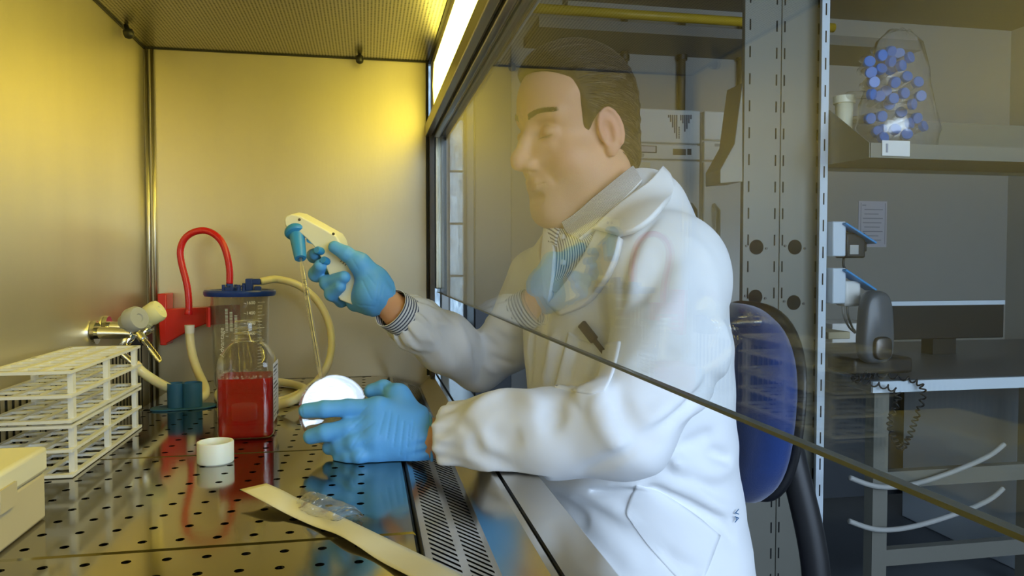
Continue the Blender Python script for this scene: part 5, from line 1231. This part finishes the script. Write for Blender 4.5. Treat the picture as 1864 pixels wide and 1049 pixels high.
# shirt cuff on the far wrist
axf = (EF-WF)/np.linalg.norm(EF-WF); s_, t_, d_ = frame_of(axf)
bm = new(); lay = bm.verts.layers.float.new('stripe'); rings = []
for k in range(31):
    t = k/30; c = WF+axf*(-0.020+0.042*t); ring = []
    for i in range(40):
        a = 2*PI*i/40; vv = bm.verts.new(Vector(c)+(s_*math.cos(a)+t_*math.sin(a))*(0.0325+0.0015*t+0.0008*math.sin(3*a))); vv[lay] = t*48; ring.append(vv)
    rings.append(ring)
for a, b in zip(rings, rings[1:]):
    for i in range(40): bm.faces.new((a[i], a[(i+1)%40], b[(i+1)%40], b[i]))
sc = obj('shirt_cuff', bm, M['stripe'], man, smooth=True, label='striped shirt cuff'); so = sc.modifiers.new('solid', 'SOLIDIFY'); so.thickness = 0.0015
# ---- hair
def hairline(q):   # negative inside the haired region; local coords
    x = np.abs(q[:, 0]); y = q[:, 1]; z = q[:, 2]
    # front line: receding temple, down in front of the ear, round the ear, down to the nape
    yf = np.interp(z, [-0.075, -0.055, -0.03, -0.012, 0.000, 0.02, 0.045, 0.066, 0.078, 0.088, 0.100], [-0.062, -0.040, -0.010, 0.026, 0.038, 0.040, 0.044, 0.050, 0.066, 0.084, 0.090])
    a = (y-yf)*0.8
    b = -0.082-z+0.0*y                                    # nape
    ear = 0.0265-np.sqrt((y-0.008)**2*1.5+(z+0.010)**2*0.75)     # keep clear of the ear
    ear = np.where(x > 0.055, ear, -1)
    return np.maximum(np.maximum(a, b*0.8), ear)
def hair_sdf(p):
    q = hl(p); d = skull(q); d = smin(d, ell(q, (0, -0.030, -0.040), (0.055, 0.040, 0.055)), 0.03)
    # combed back flow: ridges along the sweep
    fl = 0.0012*np.sin(q[:, 0]*260+q[:, 2]*90+2.2*np.sin(q[:, 1]*60))+0.0010*np.sin(q[:, 2]*330+q[:, 1]*110+2*np.sin(q[:, 1]*45+q[:, 0]*50))
    th = 0.0095+0.004*np.clip((q[:, 2]-0.04)/0.08, 0, 1)+0.003*np.clip(-q[:, 1]/0.09, 0, 1)-0.004*np.clip((-0.03-q[:, 2])/0.05, 0, 1)
    hlm = hairline(q); edge = np.clip(-hlm/0.022, 0, 1)**0.6
    return smax(d-(th*edge)-fl*edge, hlm, 0.004)
V, Q = nets(hair_sdf, HC-0.16, HC+0.18, 0.0021); hr, Vh = mesh_np('hair', V, Q, M['hair'], man, relax=1, label='short dark hair greying at the sides, combed back')
# strands over it
rs = np.random.RandomState(3)
def flow(q):
    x, y, z = q; side = np.clip((abs(x)-0.03)/0.04, 0, 1)
    v = np.array([0.15*np.sign(x+1e-9)*(1-side)+0.0, -1.0, -0.15-0.55*side*np.clip((0.06-z)/0.1, 0, 1)]); 
    if y < -0.06: v += np.array([0, 0.2, -1.4])
    return v
hbase = lambda p: (lambda q: smin(skull(q), ell(q, (0, -0.030, -0.040), (0.055, 0.040, 0.055)), 0.03)-0.0105-0.004*np.clip((q[:, 2]-0.04)/0.08, 0, 1))(hl(p))
def strands(n, m, seed, rad, name, bias, label=None):
    rs = np.random.RandomState(seed); S0 = Vh[rs.randint(0, len(Vh), n*3)]; ql = hl(S0); keep = (hairline(ql) < -0.003)
    if bias: keep &= rs.rand(len(ql)) < np.clip(0.25+np.clip((0.075-ql[:, 2])/0.05, 0, 1)*0.9, 0, 1)
    P = S0[keep][:n]; N_ = len(P); path = [P]; ln = 0.0042+0.002*rs.rand(N_)
    lift = 0.0004+0.0016*rs.rand(N_)
    jit = rs.randn(N_, 3)*0.12
    for k in range(9):
        ql = hl(P); fv = np.array([flow(a) for a in ql])+jit; fw = fv@HR.T; g = grad_many(hbase, P); fw -= g*(fw*g).sum(1)[:, None]; fw /= np.maximum(np.linalg.norm(fw, axis=1), 1e-9)[:, None]
        P = P+fw*ln[:, None]; P = P-grad_many(hbase, P)*(hbase(P)+0.0095*(1-np.clip(-hairline(hl(P))/0.022, 0, 1)**0.6)-lift*(1-0.05*k))[:, None]; bad = hairline(hl(P)) > -0.001; P[bad] = path[-1][bad]; path.append(P)
    path = np.stack(path, 1); nrm = grad_many(hbase, path.reshape(-1, 3)).reshape(path.shape)
    T = np.gradient(path, axis=1); T /= np.maximum(np.linalg.norm(T, axis=2), 1e-9)[..., None]; Bn = np.cross(T, nrm)
    K = path.shape[1]; prof = rad*np.sin(np.linspace(0.35, PI-0.15, K))[None, :, None]
    corners = [path+Bn*prof, path+nrm*prof*0.8, path-Bn*prof]; VV = np.stack(corners, 2).reshape(-1, 3)   # strand, k, 3
    base = (np.arange(N_)[:, None]*K+np.arange(K-1)[None])*3; qs = []
    for c in range(3):
        c2 = (c+1) % 3; qs.append(np.stack([base+c, base+c2, base+3+c2, base+3+c], -1).reshape(-1, 4))
    o, _ = mesh_np(name, VV, np.concatenate(qs), m, hr, relax=0); o['kind'] = 'stuff'
    if label: o['label'] = label
strands(8500, M['hair'], 1, 0.00032, 'hair_strands', False); strands(2000, M['hair_grey'], 2, 0.00026, 'grey_hair_strands', True, 'grey strands')
# eyebrows: short hairs
for sgn in (-1, 1):
    bm = new(); r5 = random.Random(4+sgn)
    for i in range(420):
        t = r5.random(); x = 0.012+0.036*t; base = np.array([sgn*x, 0.094-0.022*t*t, 0.0235+0.006*math.sin(t*2.4)-0.002*t+r5.uniform(-.0040, .0040)*(1-0.5*t)])
        p = hw(base); dval = head_sdf(p[None])[0]; g = v3(grad(head_sdf, p, 0.002)); p = p-g*(dval-0.0006)
        dr = HR@np.array([sgn*0.9, -0.2, 0.15+r5.uniform(-.2, .5)]); dr = dr-g*(dr@g); dr /= np.linalg.norm(dr); e = p+dr*0.0060+g*0.0006; s_ = np.cross(dr, g)*0.00040
        vs = [bm.verts.new(x_) for x_ in (p-s_, p+s_, p+g*0.0004, e)]; bm.faces.new((vs[0], vs[2], vs[3])); bm.faces.new((vs[2], vs[1], vs[3])); bm.faces.new((vs[1], vs[0], vs[3]))
    obj('eyebrow', bm, M['hair'], man)
# lashes
for sgn in (-1, 1):
    bm = new()
    for i in range(26):
        t = i/25; p = hw((sgn*(0.019+0.0245*t), 0.0868-0.0078*t*t, -0.0066+0.0016*t)); g = v3(grad(head_sdf, p, 0.002)); p = p-g*head_sdf(p[None])[0]; e = p+g*0.0014+HR@np.array([0, 0, -0.0020]); s_ = HR@np.array([0.0004, 0, 0])
        bm.faces.new([bm.verts.new(x_) for x_ in (p-s_, p+s_, e)])
    obj('eyelashes', bm, M['hair'], man)

# ------------------------------------------------------------------ gloves
def pz(u, v, d, zmin=None):
    p = v3(W(u, v, d)); 
    if zmin is not None: p[2] = max(p[2], zmin)
    return p
r_ = 0.0104
LH = dict(wr=pz(783, 804, 0.958), idx=[pz(688, 745, 0.950), pz(634, 743, 0.945), pz(590, 745, 0.938), pz(557, 748, 0.940)], mid=[pz(684, 772, 0.944), pz(632, 780, 0.936), pz(592, 788, 0.931), pz(566, 795, 0.936)],
          rin=[pz(684, 798, 0.934), pz(645, 806, 0.928), pz(620, 812, 0.936), pz(600, 815, 0.946)], lit=[pz(690, 822, 0.936), pz(655, 830, 0.924), pz(636, 832, 0.930), pz(618, 833, 0.938)],
          thb=[pz(755, 770, 0.965), pz(724, 722, 0.985), pz(698, 708, 0.998), pz(676, 712, 1.000)])
def glove_l(p):
    w = LH['wr']; d = cap_(p, w+[0.012, 0, 0], w+(LH['mid'][0]-w)*0.3, 0.033, 0.030)
    for k, rr in (('idx', 0.0165), ('mid', 0.017), ('rin', 0.017), ('lit', 0.015)): d = smin(d, cap_(p, w+(LH[k][0]-w)*0.25, LH[k][0], 0.022, rr), 0.014)
    d = smin(d, chain(p, [(w+(LH['thb'][1]-w)*0.2, 0.024), (LH['thb'][0], 0.020), (LH['thb'][1], 0.0135)], 0.012), 0.014)
    d = smin(d, cap_(p, LH['thb'][1], LH['idx'][0]*0.6+w*0.4, 0.011, 0.012), 0.022)     # web of the thumb
    fin = None
    for k, rr in (('idx', 0.0104), ('mid', 0.0108), ('rin', 0.0104), ('lit', 0.0092)):
        a, b, c, e = LH[k]; f = chain(p, [(a, 0.0135), (b, rr*1.06), (c, rr), (e, rr*0.90)], 0.004); d = smin(d, f, 0.006)
    a, b, c, e = LH['thb']; d = smin(d, chain(p, [(b, 0.0125), (c, 0.0118), (e, 0.0098)], 0.004), 0.006)
    near = np.abs(d) < 0.012
    if near.any():
        q = p[near]; ax_ = (LH['mid'][0]-w)/np.linalg.norm(LH['mid'][0]-w); al = (q-w)@ax_; zz = q[:, 2]-w[2]; L_ = np.linalg.norm(LH['mid'][0]-w)
        e = np.zeros(len(q))
        e += 0.0011*np.exp(-((al-0.005)/0.016)**2)*np.sin(zz*300+al*120+2*np.sin(zz*130))        # gathers at the wrist
        for (pp, qq_, w_, dp) in CRL: e -= dp*np.exp(-(np.maximum(0, cap_(q, pp, qq_, 0, 0))/w_)**2)
        d = d.copy(); d[near] = d[near]-e
    ax_ = (WN-EN)/np.linalg.norm(WN-EN); cut = (LH['wr']+np.array([0.0035, 0, 0])-p)@ax_
    return smax(d, (p-(LH['wr']-[0.0010, 0, 0]))@np.array([1.0, 0.0, 0.0]), 0.003)
def crease(lst, surf, dep=0.0010, w=0.0012):
    out = []
    for (u0, v0, u1, v1) in lst:
        a = march(surf, u0, v0, 0.8, 1.4); b = march(surf, u1, v1, 0.8, 1.4)
        if a is not None and b is not None:
            m_ = march(surf, (u0+u1)/2, (v0+v1)/2, 0.8, 1.4)
            out += [(v3(a), v3(m_), w, dep), (v3(m_), v3(b), w, dep)] if m_ is not None else [(v3(a), v3(b), w, dep)]
    return out
CRL = []
CRL = crease([(668, 740, 640, 768), (662, 760, 632, 790), (655, 792, 640, 815), (700, 752, 690, 790), (712, 748, 704, 800), (724, 756, 716, 812), (735, 768, 728, 830), (745, 775, 739, 838), (690, 836, 672, 846), (702, 832, 694, 848), (664, 818, 650, 838),
              (753, 765, 748, 800), (696, 700, 699, 718), (680, 770, 660, 785), (675, 800, 660, 808), (548, 738, 550, 756), (760, 790, 752, 845), (553, 786, 556, 803)], glove_l, 0.0009, 0.0011)
V, Q = nets(glove_l, (-0.16, 0.84, -0.002), (0.10, 1.06, 0.12), 0.00125)
V[:, 2] = np.maximum(V[:, 2], 0.0006); V, Q = largest(V, Q)
mesh_np('glove', V, Q, M['glove'], man, relax=1, label='blue nitrile glove on the hand holding the dish')
RH = dict(wr=pz(688, 540, 1.195), idx=[pz(648, 478, 1.245), pz(600, 470, 1.248), pz(572, 466, 1.222), pz(573, 463, 1.196)], mid=[pz(655, 498, 1.245), pz(602, 505, 1.240), pz(576, 499, 1.205), pz(583, 484, 1.184)],
          rin=[pz(662, 520, 1.240), pz(610, 522, 1.232), pz(596, 515, 1.194), pz(626, 505, 1.172)], lit=[pz(668, 540, 1.230), pz(622, 546, 1.220), pz(604, 535, 1.190), pz(619, 522, 1.174)],
          thb=[pz(680, 510, 1.190), pz(655, 480, 1.178), pz(630, 462, 1.174), pz(609, 450, 1.174)])
def glove_r(p):
    w = RH['wr']; d = smin(cap_(p, w+axf*0.012, w+(RH['mid'][0]-w)*0.3, 0.0310, 0.029), cap_(p, w-axf*0.012, w+axf*0.012, 0.0300, 0.0310), 0.01)
    for k, rr in (('idx', 0.017), ('mid', 0.018), ('rin', 0.018), ('lit', 0.017)): d = smin(d, cap_(p, w+(RH[k][0]-w)*0.25, RH[k][0], 0.023, rr), 0.015)
    d = smin(d, chain(p, [(w-axf*0.004, 0.025), (RH['thb'][0], 0.021), (RH['thb'][1], 0.0138)], 0.012), 0.015)
    d = smin(d, cap_(p, w-axf*0.01+[0, 0, -0.004], v3(W(648, 548, 1.205)), 0.022, 0.0165), 0.015)
    d = smin(d, cap_(p, RH['thb'][1], RH['idx'][0], 0.012, 0.012), 0.02)
    for k, rr in (('idx', 0.0108), ('mid', 0.0118), ('rin', 0.0115), ('lit', 0.0108)):
        a, b, c, e = RH[k]; f = chain(p, [(a, 0.0135), (b, rr*1.05), (c, rr*1.04), (e, rr*0.88)], 0.005); d = smin(d, f, 0.0045)
    a, b, c, e = RH['thb']; d = smin(d, chain(p, [(b, 0.0140), (c, 0.0118), (e, 0.0098)], 0.004), 0.006)
    near = np.abs(d) < 0.012
    if near.any():
        q = p[near]; e = np.zeros(len(q)); rel = q-w; al = rel@axf; rad = rel-al[:, None]*axf; an = rad@v3(up_)
        e += 0.0010*np.exp(-((al+0.004)/0.016)**2)*np.sin(an*330+al*150)
        for (pp, qq_, w_, dp) in CRR: e -= dp*np.exp(-(np.maximum(0, cap_(q, pp, qq_, 0, 0))/w_)**2)
        d = d.copy(); d[near] = d[near]-e
    return smax(d, (p-(w+axf*0.004))@axf, 0.003)
CRR = []
CRR = crease([(668, 500, 684, 520), (660, 512, 676, 545), (690, 512, 684, 548), (698, 520, 690, 555), (640, 470, 652, 490), (600, 500, 612, 498), (572, 478, 590, 474), (606, 524, 616, 518), (650, 555, 680, 558)], glove_r, 0.0010, 0.0012)
V, Q = nets(glove_r, v3(W(635, 510, 1.21))-0.11, v3(W(635, 510, 1.21))+0.11, 0.00135); V, Q = largest(V, Q)
mesh_np('glove', V, Q, M['glove'], man, relax=1, label='blue nitrile glove on the hand gripping the pipette controller')
# rolled glove rims
def ring_at(c, ax_, r, tr, m, nm, sy=1.0, wob=0.0, zm=None):
    s_, t_, d_ = frame_of(ax_); pts = []
    for i in range(61):
        a = 2*PI*i/60; pts.append(Vector(c)+s_*math.cos(a)*(r+wob*math.sin(5*a))*1.0+t_*math.sin(a)*(r*sy+wob*math.sin(7*a)))
    if zm is not None:
        for q_ in pts: q_.z = max(q_.z, zm)
    obj(nm, tube(new(), pts, tr, 8, False, cap=False), m, man, smooth=True)
ring_at(LH['wr']+[-0.0005, 0, 0.0], (1, 0.0, 0.0), 0.0345, 0.0021, M['glove'], 'glove_rim', 1.02, 0.0006, 0.0020)
ring_at(RH['wr']+axf*0.0045, axf, 0.0315, 0.0017, M['glove'], 'glove_rim', 1.0, 0.0006)

# ------------------------------------------------------------------ petri dish
dc = Vector(v3(W(607, 747, 0.976))); dn = ((CAMP-dc).normalized()+Vector((0.66, -0.70, 0.22)).normalized()).normalized()
pd = thing('petri_dish', 'clear round lidded dish held tilted by the gloved hand, lid reflecting the window', 'dish', (dc.x, dc.y, dc.z-0.045))
RD = 0.0445
obj('dish_base', lathe(new(), [(0, -0.0070), (RD-0.0015, -0.0070), (RD-0.0010, -0.0065), (RD-0.001, 0.005), (RD-0.0022, 0.005), (RD-0.0025, -0.0055), (0, -0.0055)], dc, dn, 64), M['plastic_clear'], pd)
obj('dish_lid', lathe(new(), [(0, 0.0076), (RD+0.0005, 0.0076), (RD+0.0010, 0.0070), (RD+0.0010, -0.002), (RD+0.0001, -0.002), (RD-0.0002, 0.0062), (0, 0.0062)], dc, dn, 64), M['plastic_clear'], pd)

# ------------------------------------------------------------------ pipette controller and pipette
CF = 1.200
pc = thing('pipette_controller', 'cream pistol-shaped pipette controller with blue nozzle gripped in the gloved hand', 'pipette controller', W(600, 545, CF))
out = [(517, 400), (520, 394), (530, 390), (545, 393), (580, 412), (612, 430), (619, 441), (622, 452), (645, 500), (666, 541), (666, 546), (655, 558), (650, 559), (619, 547), (615, 541), (606, 517), (592, 485), (580, 462), (572, 450), (560, 437), (548, 426), (530, 420), (519, 412)]
nf = Vector(cf_)*0.98+Vector((0.10, 0, 0.16)); nf.normalize()
bm = prism(new(), [W(u, v, CF-0.0165) for u, v in out], nf*0.034)
g_ob = obj('housing', bm, M['cream'], pc, bevel=0.004)
g_ob.modifiers['bevel'].segments = 3
bm = new()
for (u, v) in ((545, 400), (607, 426), (651, 532)): lathe(bm, [(0.0012, 0), (0.0022, 0), (0.0022, 0.0006), (0.0012, 0.0006)], W(u, v, CF-0.0166), -Vector(cf_), 14, closed=True); lathe(bm, [(0, 0), (0.0016, 0), (0.0016, 0.0004), (0, 0.0004)], W(u, v, CF-0.0166), -Vector(cf_), 10)
obj('screw_sockets', bm, M['steel_dark'], pc)
a_ = W(650, 551, CF-0.010); 
dl = (W(655, 558, CF)-W(619, 547, CF)).normalized(); bm = new(); e1 = dl; e2 = nf; e3 = e1.cross(e2).normalized()
if e3.z > 0: e3 = -e3
obox(bm, (W(655, 558, CF)+W(666, 544, CF))/2+nf*0.0-Vector((0, 0, 0.001)), (W(666, 546, CF)-W(655, 558, CF)).normalized(), nf, e3, 0.008, 0.010, 0.0016); obj('charging_port', bm, M['black'], pc)
bm = new(); obox(bm, W(652, 550.5, CF-0.0168), (W(658, 548, CF)-W(647, 551, CF)).normalized(), Vector(cf_), Vector((0, 0, 1)), 0.008, 0.0008, 0.0055); obj('socket_window', bm, M['black'], pc)
bm = new()
for k in range(3):
    c = W(623+k*4, 474+k*3.5, CF-0.0172); obox(bm, c, (W(630, 472, CF)-W(622, 478, CF)).normalized(), Vector(cf_), Vector((0, 0, 1)), 0.007, 0.0006, 0.0014)
obj('level_marks', bm, M['ink'], pc)
na = W(540, 424, CF-0.006); nb = W(547, 471, CF-0.030); nd = (nb-na).normalized(); nl = (nb-na).length
noz = obj('nozzle', lathe(new(), [(0, -0.008), (0.0160, -0.008), (0.0185, -0.004), (0.0188, 0.000), (0.0170, 0.003), (0.0120, 0.005), (0.0116, 0.012), (0.0095, nl-0.003), (0.0088, nl), (0.004, nl), (0.004, nl-0.008), (0, nl-0.008)], na, nd, 32), M['sky_blue'], pc, smooth=False)
bm = new(); obox(bm, W(571, 442, CF-0.006), (W(582, 446, CF)-W(560, 438, CF)).normalized(), Vector(cf_), nd, 0.020, 0.018, 0.007); obj('blue_shoulder', bm, M['sky_blue'], pc, bevel=0.001)
for (u, v, tu, tv) in ((592, 460, 576, 455), (601, 479, 588, 473)):
    a = W(u, v, CF-0.006); b = W(tu, tv, CF-0.026); L_ = (b-a).length; obj('trigger_button', lathe(new(), [(0, 0), (0.0062, 0), (0.0062, L_-0.002), (0.005, L_), (0, L_)], a, b-a, 18), M['sky_blue'], pc)
# graduated pipette
p0 = nb-nd*0.008; p1 = Vector(v3(W(585, 692, 1.045)))
if True:
    pdv = (p1-p0); PL = pdv.length
    pp = thing('serological_pipette', 'thin clear graduated pipette fitted in the blue nozzle, pointing down to the dish', 'pipette', p1)
    obj('barrel', lathe(new(), [(0.0020, 0), (0.0030, 0.001), (0.0030, PL*0.10), (0.0042, PL*0.13), (0.0042, PL*0.93), (0.0018, PL*0.985), (0.0012, PL), (0.0006, PL), (0.0010, PL*0.98), (0.0034, PL*0.93), (0.0034, PL*0.13), (0.0022, PL*0.10), (0.0020, 0)], p0, pdv, 20), M['plastic_frost'], pp, smooth=True)
    bm = new(); s_, t_, d_ = frame_of(pdv); front = (CAMP-(p0+p1)/2); front = (front-d_*front.dot(d_)).normalized(); sd_ = d_.cross(front)
    def arc(bm, h0_, h1_, a0, a1, r=0.00435, n=6):
        vs = [[bm.verts.new(p0+d_*h_+(front*math.cos(a)+sd_*math.sin(a))*r) for a in np.linspace(a0, a1, n)] for h_ in (h0_, h1_)]
        for i in range(n-1): bm.faces.new((vs[0][i], vs[0][i+1], vs[1][i+1], vs[1][i]))
    for k in range(48):
        h_ = PL*(0.40+0.0108*k); arc(bm, h_, h_+0.0005, -0.2, 1.4 if k % 5 == 0 else 0.9)
    arc(bm, PL*0.42, PL*0.92, -0.02, 0.10)
    obj('scale_marks', bm, M['ink'], pp)
    text('scale_number', '5 in 1/10 mL', 0.0065, p0+d_*PL*0.30+front*0.0046, d_, front.cross(d_), M['ink'], pp)
